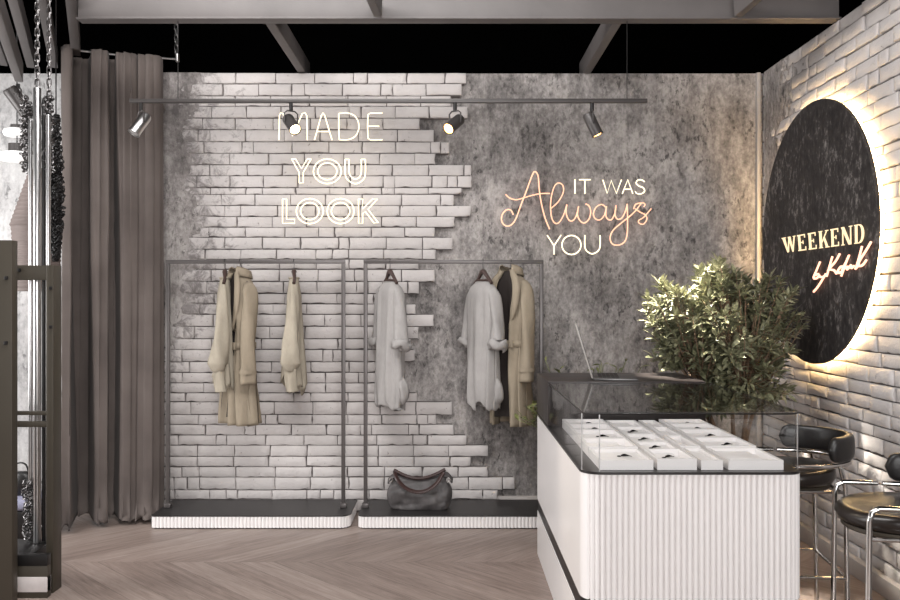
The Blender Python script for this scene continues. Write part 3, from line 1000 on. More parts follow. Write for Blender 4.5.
ns2 = thing('neon_sign', 'cream and peach neon sign reading IT WAS Always YOU on the concrete', 'neon sign', at(575, 215, 6.36))
plane2 = lambda x, y: at(495 + x / 5.4545, 165 + y / 5.45, 6.365)
neon(ns2, [
 [L_((436, 78), (436, 156))],
 [L_((458, 80), (522, 80)), L_((490, 80), (490, 157))],
 [L_((588, 80), (612, 155), (634, 84), (662, 155), (690, 80))],
 [L_((694, 157), (724, 80), (752, 157)), L_((704, 132), (744, 132))],
 [S((816, 92), (802, 82), (780, 82), (770, 98), (784, 114), (808, 124), (816, 142), (800, 156), (776, 156), (764, 144))],
 [L_((284, 382), (322, 440), (322, 488)), L_((360, 382), (322, 440))],
 [circ(417, 436, 52, 52, 24)],
 [S((490, 382), (490, 440), (500, 468), (530, 484), (562, 468), (573, 440), (573, 382))],
], plane2, .0048, 'neonwhite', 'block_letter', 'cream block letter')
neon(ns2, [
 [S((100, 272), (86, 246), (60, 246), (38, 275), (38, 310), (60, 332), (90, 325), (115, 290), (140, 222), (170, 145), (202, 58), (218, 36), (235, 60), (241, 130), (252, 205), (272, 285), (298, 350)),
  S((58, 160), (80, 180), (115, 189), (150, 181), (200, 166), (250, 156), (300, 155))],
 [S((306, 236), (345, 200), (372, 150), (370, 112), (348, 98), (325, 115), (308, 170), (303, 230), (310, 290), (330, 318), (352, 310), (375, 270), (392, 215))],
 [S((392, 215), (388, 262), (402, 298), (422, 304), (442, 280), (456, 225)), S((456, 225), (450, 272), (466, 306), (490, 315), (514, 292), (522, 252), (512, 222), (494, 212))],
 [S((606, 232), (582, 215), (552, 230), (537, 265), (548, 293), (574, 298), (598, 270), (608, 225)), S((608, 225), (604, 270), (614, 294), (636, 297), (654, 262), (660, 220))],
 [S((660, 220), (655, 270), (668, 295), (692, 288), (712, 250), (721, 212)), S((721, 212), (723, 300), (720, 380), (705, 420), (670, 437), (638, 428), (628, 395), (645, 355), (690, 315), (740, 275), (772, 244))],
 [S((772, 244), (800, 208), (818, 214), (812, 228)), S((756, 240), (768, 214), (800, 207)), S((764, 238), (790, 256), (820, 272), (828, 296), (810, 322), (788, 318), (784, 302), (812, 284), (852, 238))],
], plane2, .0048, 'neonorange', 'script_letter', 'peach script letter')
for (px, py) in ((515, 222), (560, 212), (600, 210), (640, 210), (572, 250), (592, 190)):
    p = at(px, py, 6.365); bm = new(); lathe(bm, [(.004, 0), (.004, .036)], 8, p, (0, 1, 0)); put(link('standoff', bm, 'standoff'), ns2)

# ------------------------------------------------------------------ round sign on the right wall
DC = Vector((2.312, 5.43, 2.028)); DR = .835
rs = thing('round_sign', 'large round slate sign with glowing halo reading WEEKEND on the right brick wall', 'sign', (DC.x, DC.y, DC.z))
bm = new(); lathe(bm, [(0, 0), (DR - .03, 0), (DR, .004), (DR, .022), (DR - .004, .026), (0, .026)], 96, (.02, 0, 0), (-1, 0, 0))
link('disc', fix(bm), 'slate', rs)
bm = new(); lathe(bm, [(DR - .10, 0), (DR - .10, .022), (DR - .05, .022), (DR - .05, 0)], 96, (.044, 0, 0), (-1, 0, 0))
bm2 = bm
link('back_ring', fix(bm), 'blackmetal', rs)
bm = new(); sweep(bm, [Vector((.036, math.cos(2 * PI * k / 96) * (DR - .020), math.sin(2 * PI * k / 96) * (DR - .020))) for k in range(96)], .0085, 8, True)
link('led_strip', bm, 'led', rs)
XF = DC.x - .006 - .012
def planeR(px, py):
    d = F * XF / (px - 450)
    return Vector((XF, d, EYE - (py - 300) * d / F))
pl3 = lambda x, y: planeR(770 + x / 6, 210 + y / 6)
def poly_letter(bm, polys, thick=.004):
    for poly in polys:
        P = [pl3(x, y) for x, y in poly]
        a = [bm.verts.new(p) for p in P]; b = [bm.verts.new(p + Vector((thick, 0, 0))) for p in P]
        n = len(P)
        bm.faces.new(a); bm.faces.new(list(reversed(b)))
        for k in range(n): bm.faces.new((a[(k + 1) % n], a[k], b[k], b[(k + 1) % n]))
# letters laid out along a slanted line: local box u in 0..1, v 0 (top)..1 (bottom)
TL, TR_, BL, BR = (70, 168), (562, 80), (80, 258), (562, 196)
def quad(u, v):
    x = (TL[0] * (1 - u) + TR_[0] * u) * (1 - v) + (BL[0] * (1 - u) + BR[0] * u) * v
    y = (TL[1] * (1 - u) + TR_[1] * u) * (1 - v) + (BL[1] * (1 - u) + BR[1] * u) * v
    return (x, y)
def rect(x0, y0, x1, y1): return [(x0, y0), (x1, y0), (x1, y1), (x0, y1)]
GL = {
 'W': [[(.02, 0), (.22, 0), (.38, 1), (.32, 1)], [(.42, .98), (.36, .8), (.5, .12), (.53, .2)], [(.46, 0), (.64, 0), (.78, 1), (.72, 1)], [(.78, .98), (.74, .75), (.92, 0), (.98, 0)], rect(-.02, 0, .3, .04), rect(.84, 0, 1.04, .04)],
 'E': [rect(.08, 0, .32, 1), rect(0, 0, .9, .07), rect(0, .93, .95, 1), rect(.32, .46, .66, .52), rect(.84, 0, .9, .22), rect(.89, .76, .95, 1), rect(.61, .38, .66, .6)],
 'K': [rect(.08, 0, .30, 1), rect(0, 0, .38, .04), rect(0, .96, .38, 1), [(.30, .64), (.82, .02), (.88, .04), (.34, .68)], [(.50, .48), (.60, .36), (.96, 1), (.74, 1)], rect(.7, 0, 1.0, .05), rect(.66, .95, 1.06, 1)],
 'N': [rect(.10, 0, .17, 1), [(0, 0), (.26, 0), (.90, 1), (.68, 1)], rect(.84, 0, .91, 1), rect(0, .95, .28, 1), rect(.72, 0, 1.03, .05)],
}
Dp = [rect(.08, 0, .30, 1), rect(0, 0, .5, .05), rect(0, .95, .5, 1)]
arc_o = [(.5 + .5 * math.cos(R(a)), .5 + .5 * math.sin(R(a))) for a in range(-90, 91, 15)]
arc_i = [(.5 + .27 * math.cos(R(a)), .5 + .43 * math.sin(R(a))) for a in range(-90, 91, 15)]
for k in range(len(arc_o) - 1): Dp.append([arc_o[k], arc_o[k + 1], arc_i[k + 1], arc_i[k]])
GL['D'] = Dp
u = 0; widths = {'W': .185, 'E': .118, 'K': .14, 'N': .155, 'D': .14}
GAP = .034
tot = sum(widths[c] for c in 'WEEKEND') + 6 * .034
for ch in 'WEEKEND':
    w = widths[ch] / tot
    bm = new()
    poly_letter(bm, [[quad(u + x * w, y) for x, y in pg] for pg in GL[ch]])
    put(link('letter', fix(bm), 'letterglow', None, smooth=False), rs)
    u += w + .034 / tot
neon(rs, [
 [S((300, 312), (282, 355), (262, 402), (272, 412), (292, 398), (288, 384), (270, 392))],
 [S((296, 392), (302, 402), (322, 400), (334, 388)), S((334, 384), (310, 425), (286, 462), (262, 490))],
 [S((374, 280), (358, 335), (340, 398)), S((418, 264), (392, 310), (358, 352), (384, 362), (398, 382))],
 [S((398, 382), (420, 345), (440, 340), (436, 364), (414, 378), (408, 362))],
 [S((432, 360), (462, 300), (474, 272), (462, 300), (436, 372), (428, 396))],
 [S((444, 352), (466, 340), (462, 356), (478, 340), (486, 332), (488, 348), (504, 336))],
 [S((552, 218), (536, 280), (518, 340), (512, 352), (524, 340))],
 [S((606, 192), (578, 240), (540, 300), (532, 334), (556, 330), (578, 300))],
], pl3, .007, 'neonscript', 'script_letter', 'pink neon script')

# ------------------------------------------------------------------ counter
cx0, cx1, cy0, cy1 = .552, 1.48, 3.54, 5.39
ct = thing('display_counter', 'white ribbed sales counter with glass display case on its top', 'counter', ((cx0 + cx1) / 2, (cy0 + cy1) / 2, 0))
def cpart(name, bm, mat, **kw): return put(link(name, fix(bm), mat, None, **kw), ct)
RC = (.085, .07, .02, .02)
keep = lambda p: (p.y < cy0 + .03 and p.x > cx0 + .012) or p.x > cx1 - .02
bm = new(); prism(bm, ribbed(outline(cx0, cy0, cx1, cy1, RC), .0243, .015, keep, 12), .345, .872); cpart('ribbed_body', bm, 'whitelac', angle=35)
bm = new(); prism(bm, outline(cx0 + .003, cy0 + .006, cx1 - .012, cy1 - .003, (.085, .07, .02, .02)), .268, .347); cpart('recess_band', bm, 'blackmetal')
bm = new(); prism(bm, outline(cx0, cy0, cx1, cy1, RC), 0, .270); cpart('lower_body', bm, 'whitelac', angle=35)
bm = new(); prism(bm, outline(cx0 - .001, cy0 - .001, cx1 + .001, cy1, RC), .872, .883); cpart('counter_top', bm, 'deck')
YD = 4.815
bm = new(); box(bm, (cx0 + .002, YD, .883), (cx1 - .03, cy1, 1.139), .004); cpart('cash_desk', bm, 'deskbrown')
# glass case: one bent wall on three sides and a top pane
def u_path(x0, y0, x1, y1, r, seg=8):
    pts = [Vector((x0, y1, 0))]
    for (c, a0) in (((x0 + r, y0 + r), 180), ((x1 - r, y0 + r), 270)):
        for k in range(seg + 1):
            a = R(a0 + 90 * k / seg); pts.append(Vector((c[0] + r * math.cos(a), c[1] + r * math.sin(a), 0)))
    pts.append(Vector((x1, y1, 0)))
    return pts
gp = u_path(cx0 + .008, cy0 + .008, cx1 - .008, YD, .065)
gi = u_path(cx0 + .016, cy0 + .016, cx1 - .016, YD, .057)
bm = new()
zz0, zz1 = .884, 1.124
A = [bm.verts.new((p.x, p.y, zz0)) for p in gp]; B = [bm.verts.new((p.x, p.y, zz1)) for p in gp]
C_ = [bm.verts.new((p.x, p.y, zz0)) for p in gi]; D_ = [bm.verts.new((p.x, p.y, zz1)) for p in gi]
for k in range(len(gp) - 1):
    bm.faces.new((A[k], A[k + 1], B[k + 1], B[k])); bm.faces.new((C_[k + 1], C_[k], D_[k], D_[k + 1]))
    bm.faces.new((B[k], B[k + 1], D_[k + 1], D_[k]))
gw = put(link('glass_wall', bm, 'glass_side', None, angle=60), ct)
bm = new(); prism(bm, outline(cx0 + .008, cy0 + .008, cx1 - .008, YD, (.065, .065, 0, 0)), 1.125, 1.133)
cpart('glass_top', bm, 'glass', angle=30)
bm = new(); sweep(bm, [Vector((p.x, p.y, 1.1245)) for p in u_path(cx0 + .006, cy0 + .006, cx1 - .006, YD, .067)], .0032, 6); cpart('glass_edge', bm, 'blackmetal')

for (gx, gy) in ((cx0 + .0085, cy0 + .075), (cx0 + .072, cy0 + .0085), (cx1 - .012, cy0 + .05)):  # slim bright strips stand in for highlights on the bent glass corners
    bm = new(); sweep(bm, [(gx, gy, .884), (gx, gy, 1.122)], .0026, 6); cpart('corner_highlight', bm, 'steel')
# trays
def tray(x0, x1, y0, y1, label, kind):
    h = .047 - .006 * ((kind + len(label)) % 2); z = .884
    root = thing('jewelry_tray', label, 'tray', ((x0 + x1) / 2, (y0 + y1) / 2, z), 0, 'white jewelry trays in the glass case')
    w, l = (x1 - x0) / 2, (y1 - y0) / 2
    m = .014
    bm = new()
    fl = .014
    o = [(-w, -l), (w, -l), (w, l), (-w, l)]; i_ = [(-w + m, -l + m), (w - m, -l + m), (w - m, l - m), (-w + m, l - m)]
    vb = [bm.verts.new((x, y, 0)) for x, y in o]; vt = [bm.verts.new((x, y, h)) for x, y in o]
    it = [bm.verts.new((x, y, h)) for x, y in i_]; ib = [bm.verts.new((x, y, fl)) for x, y in i_]
    for k in range(4):
        n = (k + 1) % 4
        bm.faces.new((vb[k], vb[n], vt[n], vt[k])); bm.faces.new((vt[k], vt[n], it[n], it[k])); bm.faces.new((it[k], it[n], ib[n], ib[k]))
    bm.faces.new(ib); bm.faces.new(list(reversed(vb)))
    link('tray_box', fix(bm), 'whitelac', root, smooth=False)
    bm = new(); box(bm, (-w + m + .002, -l + m + .02 + (l * .5 if kind else 0), fl), (w - m - .002 - (w * .3 if kind else 0), l - m - .002, fl + .014), .004)
    link('cushion', bm, 'whitelac', root)
    return root
def jewel(x, y, label, rz=0, s=1):
    o = None
    bm = new()
    pts = [Vector((-.022, 0, .006)), Vector((-.006, .001, .008)), Vector((.012, 0, .006)), Vector((.024, -.002, .004))]
    sweep(bm, catmull(pts, 4), lambda t: (.0022 + .0075 * math.exp(-((t - .3) / .28) ** 2)) * s, 8)
    sweep(bm, [Vector((-.03 + .008 * math.cos(a), .008 * math.sin(a), .003)) for a in [2 * PI * k / 12 for k in range(12)]], .0018, 5, True)
    o = link('brooch', fix(bm), 'jewel')
    o.location = (x, y, .884 + .014 + .0145); o.rotation_euler = (0, 0, rz)
    return tag(o, label, 'jewelry', 'dark brooches in the white trays')
cols = [((.631, .857), [3.58, 3.875, 4.13, 4.40, 4.60, 4.79], 'left column'), ((.873, 1.04), [3.58, 3.84, 4.06, 4.30, 4.55, 4.79], 'second column'),
        ((1.058, 1.15), [3.58, 3.90, 4.22, 4.5, 4.79], 'narrow third column'), ((1.173, 1.405), [3.58, 3.90, 4.16, 4.42, 4.62, 4.79], 'right column')]
ordn = ['front', 'second', 'third', 'fourth', 'rearmost']
for ci, ((x0, x1), ys, cn) in enumerate(cols):
    for k in range(len(ys) - 1):
        a, b = ys[k], ys[k + 1] - .012
        pos = ordn[k] if k < len(ys) - 2 else 'rearmost'
        tail = '' if pos in ('front', 'rearmost') else ' from the front'
        tray(x0, x1, a, b, f'white jewelry tray, {pos}{tail} in the {cn}, inside the glass case', (k + ci) % 2)
        if ci != 2 and (k + ci * 2) % 5 not in (1,):
            jewel(x0 + (x1 - x0) * (.62 if ci in (0, 3) else .5), a + (b - a) * .5, f'dark brooch in the {pos} tray{tail} of the {cn}', R(-8 if ci % 2 == 0 else 24), .62)

# laptop on the cash desk
lp = thing('laptop', 'open grey laptop standing side-on on the dark cash desk', 'laptop', (.845, 5.03, 1.139), R(-8))
bm = new(); box(bm, (0, -.17, 0), (.25, .17, .014), .004); link('base', bm, 'laptop', lp)
bm = new()
for i in range(5):
    for j in range(13):
        box(bm, (.03 + i * .024, -.155 + j * .024, .014), (.051 + i * .024, -.134 + j * .024, .0165), 0)
link('keyboard', bm, 'keys', lp, smooth=False)
an = R(17)
mt_ = Matrix.Translation((-.002, 0, .014)) @ Matrix.Rotation(-an, 4, 'Y')
bm = new(); box(bm, (-.010, -.17, 0), (.0, .17, .325), .003, mt_); lid = link('lid', bm, 'standoff', lp)
bm = new(); box(bm, (.0002, -.162, .015), (.002, .162, .315), 0, mt_); link('screen', bm, 'screen', lid)
bm = new(); sweep(bm, [Vector((0, -.14, .012)), Vector((0, .14, .012))], .007, 8); link('hinge', bm, 'darkmetal', lp)

# ------------------------------------------------------------------ plants
def leaf(bm, p, d, L, W, roll, curl=.2):
    d = d.normalized()
    s = d.cross(Vector((0, 0, 1)))
    if s.length < .05: s = Vector((1, 0, 0))
    s.normalize()
    n = s.cross(d).normalized()
    q = Matrix.Rotation(roll, 3, d)
    s = q @ s; n = q @ n
    prof = ((0, .08), (.2, .7), (.45, 1), (.72, .72), (1, .0))
    mid = []; lf = []; rt = []
    for t, w in prof:
        c = p + d * L * t - n * curl * L * t * t
        mid.append(bm.verts.new(c)); 
        if w > 0:
            lf.append(bm.verts.new(c + s * W * w * .5 + n * W * w * .16)); rt.append(bm.verts.new(c - s * W * w * .5 + n * W * w * .16))
    for k in range(3):
        bm.faces.new((mid[k], mid[k + 1], lf[k + 1], lf[k])); bm.faces.new((mid[k + 1], mid[k], rt[k], rt[k + 1]))
    bm.faces.new((mid[3], mid[4], lf[3])); bm.faces.new((mid[4], mid[3], rt[3]))

def in_counter(p):
    return p.x < cx1 + .02 and p.y < cy1 + .03 and p.z < 1.165
pl = thing('potted_tree', 'large bushy olive-green potted tree behind the counter, below the round sign', 'plant', (1.79, 5.36, 0))
r2 = random.Random(21)
bmL = new(); bmB = new()
ctr = Vector((1.715, 5.30, 1.33)); rad = Vector((.47, .40, .44))
base = Vector((1.80, 5.36, .55))
tips = []
lumps = [(Vector((1.66, 5.25, 1.67)), .15), (Vector((1.36, 5.2, 1.50)), .20), (Vector((1.40, 5.2, 1.28)), .18), (Vector((1.95, 5.3, 1.55)), .24), (Vector((2.03, 5.3, 1.36)), .2), (Vector((1.72, 5.15, 1.45)), .28), (Vector((1.70, 5.2, 1.2)), .28), (Vector((1.9, 5.15, 1.12)), .22), (Vector((1.7, 5.5, 1.4)), .26), (Vector((1.55, 5.1, 1.35)), .26), (Vector((1.62, 5.12, 1.02)), .16)]
tries = 0
while len(tips) < 540 and tries < 40000:
    tries += 1
    c, rr = lumps[r2.randrange(len(lumps))]
    v = Vector((r2.gauss(0, 1), r2.gauss(0, 1), r2.gauss(0, 1))).normalized()
    p = c + v * rr * r2.uniform(.5, 1.0) + Vector((0, 0, .03))
    if p.x > 2.17 or in_counter(p) or p.z < .86: continue
    if any((p - q[0]).length < .027 for q in tips): continue
    out = (p - (ctr + Vector((0, .05, -.25)))).normalized()
    tips.append((p, (out + v * .5 + Vector((0, -.15, .35))).normalized()))
for p, d in tips:
    nl = r2.randint(8, 12)
    ortho = d.orthogonal().normalized()
    o2 = d.cross(ortho)
    for k in range(nl):
        a = k * 2.399 + r2.uniform(-.3, .3)
        sp = .35 + .95 * (1 - k / nl)
        dd = d * math.cos(sp) + (ortho * math.cos(a) + o2 * math.sin(a)) * math.sin(sp)
        dd = (dd + Vector((0, 0, .12))).normalized()
        st = p - d * .07 * (1 - k / nl)
        L = r2.uniform(.056, .092)
        e = st + dd * L
        if in_counter(e) or in_counter(st) or e.x > 2.25: continue
        leaf(bmL, st, dd, L, L * r2.uniform(.28, .38), r2.uniform(-.7, .7), r2.uniform(.05, .3))
stems = []
for k in range(5):
    a = 2 * PI * k / 5
    e = Vector((1.74 + .26 * math.cos(a), 5.33 + .16 * math.sin(a), 1.12 + .1 * math.sin(k * 2)))
    m_ = base.lerp(e, .5) + Vector((r2.uniform(-.03, .03), r2.uniform(-.03, .03), 0))
    P = catmull([base + Vector((.03 * math.cos(a), .03 * math.sin(a), -.05)), m_, e], 8)
    sweep(bmB, P, lambda t: .017 - .009 * t, 8)
    stems.append(P)
for i, (p, d) in enumerate(tips):
    P = min(stems, key=lambda S_: (S_[-1] - p).length)
    q = P[int(len(P) * r2.uniform(.55, .98))]
    mid = q.lerp(p - d * .05, .5) + Vector((0, 0, -.02))
    if in_counter(mid) or in_counter(p): continue
    sweep(bmB, catmull([q, mid, p], 3), lambda t: .005 - .003 * t, 5)
put(link('foliage', bmL, 'leaf', None, angle=180), pl)
put(link('branches', bmB, 'bark', None, angle=180), pl)
bm = new(); lathe(bm, [(0, 0), (.15, 0), (.16, .01), (.205, .54), (.215, .56), (.215, .58), (.195, .58), (.19, .55), (.185, .535), (0, .535)], 32, (1.80, 5.36, 0))
po = put(link('pot', fix(bm), 'pot'), pl)
bm = new(); lathe(bm, [(0, .52), (.186, .52), (.182, .545), (.1, .552), (0, .555)], 24, (1.80, 5.36, 0)); put(link('soil', fix(bm), 'soil'), pl)

# low plant behind the counter
p2 = thing('potted_plant', 'low bushy plant behind the counter, its tips showing above the laptop', 'plant', (.90, 5.66, 0))
bmL = new(); bmB = new()
for k in range(70):
    a = r2.uniform(0, 2 * PI); rr = r2.uniform(.05, 1)
    top = Vector((.98 + .36 * rr * math.cos(a), 5.70 + .15 * rr * math.sin(a), r2.uniform(.62, 1.16) if k % 3 else r2.uniform(.95, 1.2)))
    if k < 16: top = Vector((.52 + r2.uniform(-.07, .09), 5.68 + r2.uniform(-.08, .08), r2.uniform(.76, .90)))
    b0 = Vector((.90 + .05 * math.cos(a), 5.66 + .05 * math.sin(a), .42))
    P = catmull([b0, b0.lerp(top, .5) + Vector((0, 0, .08)), top], 6)
    sweep(bmB, P, .003, 5)
    for q in range(7):
        t = .45 + .55 * q / 6
        i = min(int(t * (len(P) - 1)), len(P) - 1)
        dd = Vector((r2.uniform(-1, 1), r2.uniform(-1, 1), r2.uniform(.0, .9)))
        L = r2.uniform(.045, .075)
        leaf(bmL, P[i], dd, L, L * .36, r2.uniform(-.6, .6))
put(link('foliage', bmL, 'leaf2', None, angle=180), p2)
put(link('stems', bmB, 'leaf2', None, angle=180), p2)
bm = new(); lathe(bm, [(0, 0), (.11, 0), (.15, .40), (.155, .43), (.14, .43), (.135, .40), (0, .40)], 28, (.90, 5.66, 0)); put(link('pot', fix(bm), 'pot'), p2)

# ------------------------------------------------------------------ bar stools
def stool(cx, cy, rz, label):
    """faces -X in its own frame; seat top .755, arm rail .80"""
    root = thing('bar_stool', label, 'bar stool', (cx, cy, 0), rz, 'black leather bar stools')
    hx, hy, za = .19, .245, .80
    rt = .0115
    for s in (-1, 1):
        # front leg rising into the arm rail that runs back under the pad
        bm = new()
        P = [Vector((-hx - .015, s * hy, 0)), Vector((-hx - .005, s * hy, za - .05)), Vector((-hx + .004, s * hy, za - .014)), Vector((-hx + .03, s * hy, za)), Vector((-.02, s * hy, za))]
        sweep(bm, P, rt, 10); link('front_leg', bm, 'chrome', root)
        bm = new(); sweep(bm, [Vector((hx + .01, s * hy * .94, 0)), Vector((hx, s * hy * .94, .70)), Vector((hx - .02, s * hy * .90, za))], rt, 10); link('rear_leg', bm, 'chrome', root)
    bm = new()
    arc = [Vector((-.02, -hy, za))]
    for k in range(0, 21):
        a = R(-90 + 180 * k / 20)
        arc.append(Vector((.0 + .28 * math.cos(a), hy * math.sin(a), za)))
    sweep(bm, arc, rt, 10); link('arm_rail', bm, 'chrome', root)
    # footrest
    bm = new()
    zf = .27
    q = [Vector((-hx - .012, -hy, zf)), Vector((-hx - .012, hy, zf)), Vector((hx + .006, hy * .94, zf)), Vector((hx + .006, -hy * .94, zf))]
    for k in range(4): sweep(bm, [q[k], q[(k + 1) % 4]], .008, 8)
    link('footrest', bm, 'chrome', root)
    # dished round seat
    bm = new(); rings = []
    for (sc, z) in ((.3, .690), (.8, .692), (.97, .70), (1.03, .725), (1.02, .75), (.97, .765), (.88, .768), (.7, .760), (.45, .752), (.2, .748), (.02, .747)):
        rings.append([Vector((math.cos(a) * .225 * sc - .02, math.sin(a) * .24 * sc, z + .012 * (math.cos(a) if z > .74 else 0) * sc)) for a in [2 * PI * k / 40 for k in range(40)]])
    loft(bm, rings, True, True, True); link('seat', fix(bm), 'seatleather', root, angle=180)
    bm = new(); lathe(bm, [(0, .668), (.20, .668), (.21, .676), (.21, .69), (0, .69)], 36, (-.02, 0, 0)); link('seat_pan', fix(bm), 'bronze', root)
    for s in (-1, 1):
        bm = new(); sweep(bm, [Vector((-hx, s * hy, .68)), Vector((hx, s * hy * .94, .68))], .008, 8); link('side_rail', bm, 'chrome', root)
    for x in (-hx * .9, hx * .9):
        bm = new(); sweep(bm, [Vector((x, -hy * .97, .68)), Vector((x, hy * .97, .68))], .008, 8); link('cross_rail', bm, 'chrome', root)
    # curved back pad
    bm = new(); rings = []
    NA = 40
    for k in range(NA + 1):
        t = k / NA
        a = R(-64 + 152 * t)
        c = Vector((.0 + .275 * math.cos(a), (hy - .005) * math.sin(a), za + .075))
        if a < -PI / 2 or a > PI / 2: pass
        nrm = Vector((math.cos(a), math.sin(a) * 1.1, 0)).normalized()
        e = min(t, 1 - t) / .07
        f = math.sqrt(max(.0, 1 - (1 - min(1, e)) ** 2))
        f = max(f, .04)
        ring = []
        for q in range(16):
            b = 2 * PI * q / 16
            cc, ss = math.cos(b), math.sin(b)
            ring.append(c + nrm * .026 * math.copysign(abs(cc) ** .6, cc) * (.4 + .6 * f) + Vector((0, 0, .062 * math.copysign(abs(ss) ** .6, ss) * f)))
        rings.append(ring)
    loft(bm, rings, True, True, True); link('backrest', fix(bm), 'leather', root, angle=180)
    return root
stool(1.725, 4.31, R(-6), 'black leather bar stool between the counter end and the wall, further back')
stool(1.845, 3.47, R(-10), 'black leather bar stool nearest the viewer, cut by the right picture edge')

# ------------------------------------------------------------------ left foreground: bronze display stand
st = thing('display_stand', 'tall bronze-painted metal display stand at the left picture edge', 'display stand', (-2.45, 4.7, 0))
def spart(name, bm, mat): return put(link(name, bm, mat), st)
xr = -2.16
for (nm, z0, z1, mt_n, dy) in (('plinth', 0, .173, 'bronze', 0), ('pale_stripe', .033, .114, 'stripe', .003), ('shelf_edge', .173, .232, 'blackmetal', .002)):
    bm = new(); box(bm, (-2.95, 4.56 - dy, z0), (xr, 4.60 + dy, z1), .002); spart(nm, bm, mt_n)
bm = new(); box(bm, (-2.95, 4.60, .18), (-2.255, 4.87, .232), .003); spart('shelf', bm, 'blackmetal')
bm = new(); box(bm, (-2.95, 4.82, 0), (-2.265, 4.865, .18), .003); spart('rear_rail', bm, 'bronze')
holes = []
bm = new(); box(bm, (-2.205, 4.64, 0), (-2.166, 4.74, 1.79), .002); spart('upright', bm, 'bronze')
bm = new(); box(bm, (-2.85, 4.645, 1.709), (-2.205, 4.68, 1.79), .002); spart('top_bar', bm, 'bronze')
for z0, z1 in ((.9695, .9915), (.904, .9366)):
    bm = new(); box(bm, (-2.85, 4.65, z0), (-2.205, 4.67, z1), .002); spart('cross_bar', bm, 'bronze')
bm = new(); box(bm, (-2.60, 4.40, 0), (-2.268, 4.46, 1.91), .003); spart('front_panel', bm, 'bronze')
for (px, py, d) in ((50.5, 288, 4.636), (50.5, 327, 4.636), (19, 270, 4.641), (6, 278, 4.395), (5.5, 343, 4.395)):
    p = at(px, py, d)
    bm = new(); box(bm, p - Vector((.009, .004, .009)), p + Vector((.009, .012, .009)), .002); spart('slot', bm, 'blackmetal')

# hanging steel tubes, chains
def tube_thing(px0, px1, y0, y1, d, label, grp='polished steel tubes', mat='steel'):
    a = at((px0 + px1) / 2, y0, d); r = (px1 - px0) / 2 * d / F
    b = Vector((a.x, d, max(.234, EYE - (y1 - 300) * d / F)))
    bm = new()
    lathe(bm, [(0, b.z), (r * .9, b.z), (r, b.z + .006), (r, a.z - .006), (r * .9, a.z), (0, a.z)], 20, (a.x, d, 0))
    return tag(link('steel_tube', fix(bm), mat), label, 'tube', grp)
tube_thing(28.5, 32.5, 120, 560, 4.80, 'slim polished steel tube beside the bronze stand, leftmost of the bundle')
tube_thing(33.5, 41, 88, 560, 4.78, 'thickest polished steel tube in the bundle, hanging from the big chain')
tube_thing(42, 45.5, 100, 560, 4.82, 'black tube standing in for the dark gap between two polished tubes of the bundle', mat='blackmetal')  # dark gap between the polished tubes, put in as a black tube
tube_thing(45.8, 50.5, 115, 560, 4.79, 'polished steel tube, rightmost of the bundle')
bm = new()
ca = at(37.3, -60, 4.78); cb = at(37.3, 86, 4.78)
chain_mesh(bm, (ca.x, ca.y, 4.44), cb, .048, .0042, .012)
tag(link('chain', bm, 'chainmetal'), 'heavy steel chain running from the ceiling to the thickest tube', 'chain', 'hanging chains')
bm = new()
cb = at(49, 97, 4.80); chain_mesh(bm, (cb.x, cb.y, 4.44), cb, .045, .004, .011)
tag(link('chain', bm, 'chainmetal'), 'steel chain hanging to the right of the heavy chain', 'chain', 'hanging chains')

def chain_wrap(cx, cy, r0, z0, z1, seed, label, mat='chainmetal', turns=0, n=90, wid=.011, rad=.0036, prof=None):
    r = random.Random(seed)
    bm = new()
    for k in range(n):
        z = z0 + (z1 - z0) * r.random()
        t = (z - z0) / (z1 - z0)
        rr = r0 * (prof(t) if prof else 1) * r.uniform(.35, 1.0)
        a = r.uniform(0, 2 * PI)
        c = Vector((cx + rr * math.cos(a), cy + rr * math.sin(a), z))
        d = Vector((r.uniform(-1, 1), r.uniform(-1, 1), r.uniform(-1, 1))).normalized()
        s = d.orthogonal().normalized()
        pts = [c + d * 1.5 * wid * math.sin(2 * PI * q / 10) + s * wid * math.cos(2 * PI * q / 10) for q in range(10)]
        sweep(bm, pts, rad, 5, True)
    if turns: sweep(bm, [(cx, cy, z1 - .3), (cx, cy, 4.45)], .004, 6)
    o = link('chain_bundle', bm, mat)
    return tag(o, label, 'chain', 'tangled chain bundles')
w1 = at(29, 130, 4.86); w2 = at(48, 130, 4.86)
chain_wrap(w1.x, 4.83, .026, EYE + 128 * 4.8 / F, EYE + 205 * 4.8 / F, 3, 'tangled chain wound round the top of the leftmost tube', n=120)
chain_wrap(w2.x + .008, 4.84, .026, EYE + 125 * 4.8 / F, EYE + 205 * 4.8 / F, 4, 'tangled chain wound round the top of the right tube', n=120)
chain_wrap(at(28, 500, 4.78).x, 4.79, .024, .245, .58, 5, 'tangled chain heaped round the foot of the leftmost tube', n=110)
chain_wrap(at(47.2, 500, 4.85).x, 4.85, .02, .245, .58, 6, 'tangled chain heaped round the foot of the right tube', n=100)
pd = at(56, 170, 5.02)
chain_wrap(pd.x, 5.02, .036, EYE + 40 * 5 / F, EYE + 185 * 5 / F, 7, 'dark matted rope hank hanging right of the steel tubes', 'blackmetal', turns=1, n=700, wid=.009, rad=.0045,
           prof=lambda t: .35 + .75 * math.sin(PI * min(1, max(0, t)) ** .8) if t < .9 else .45)

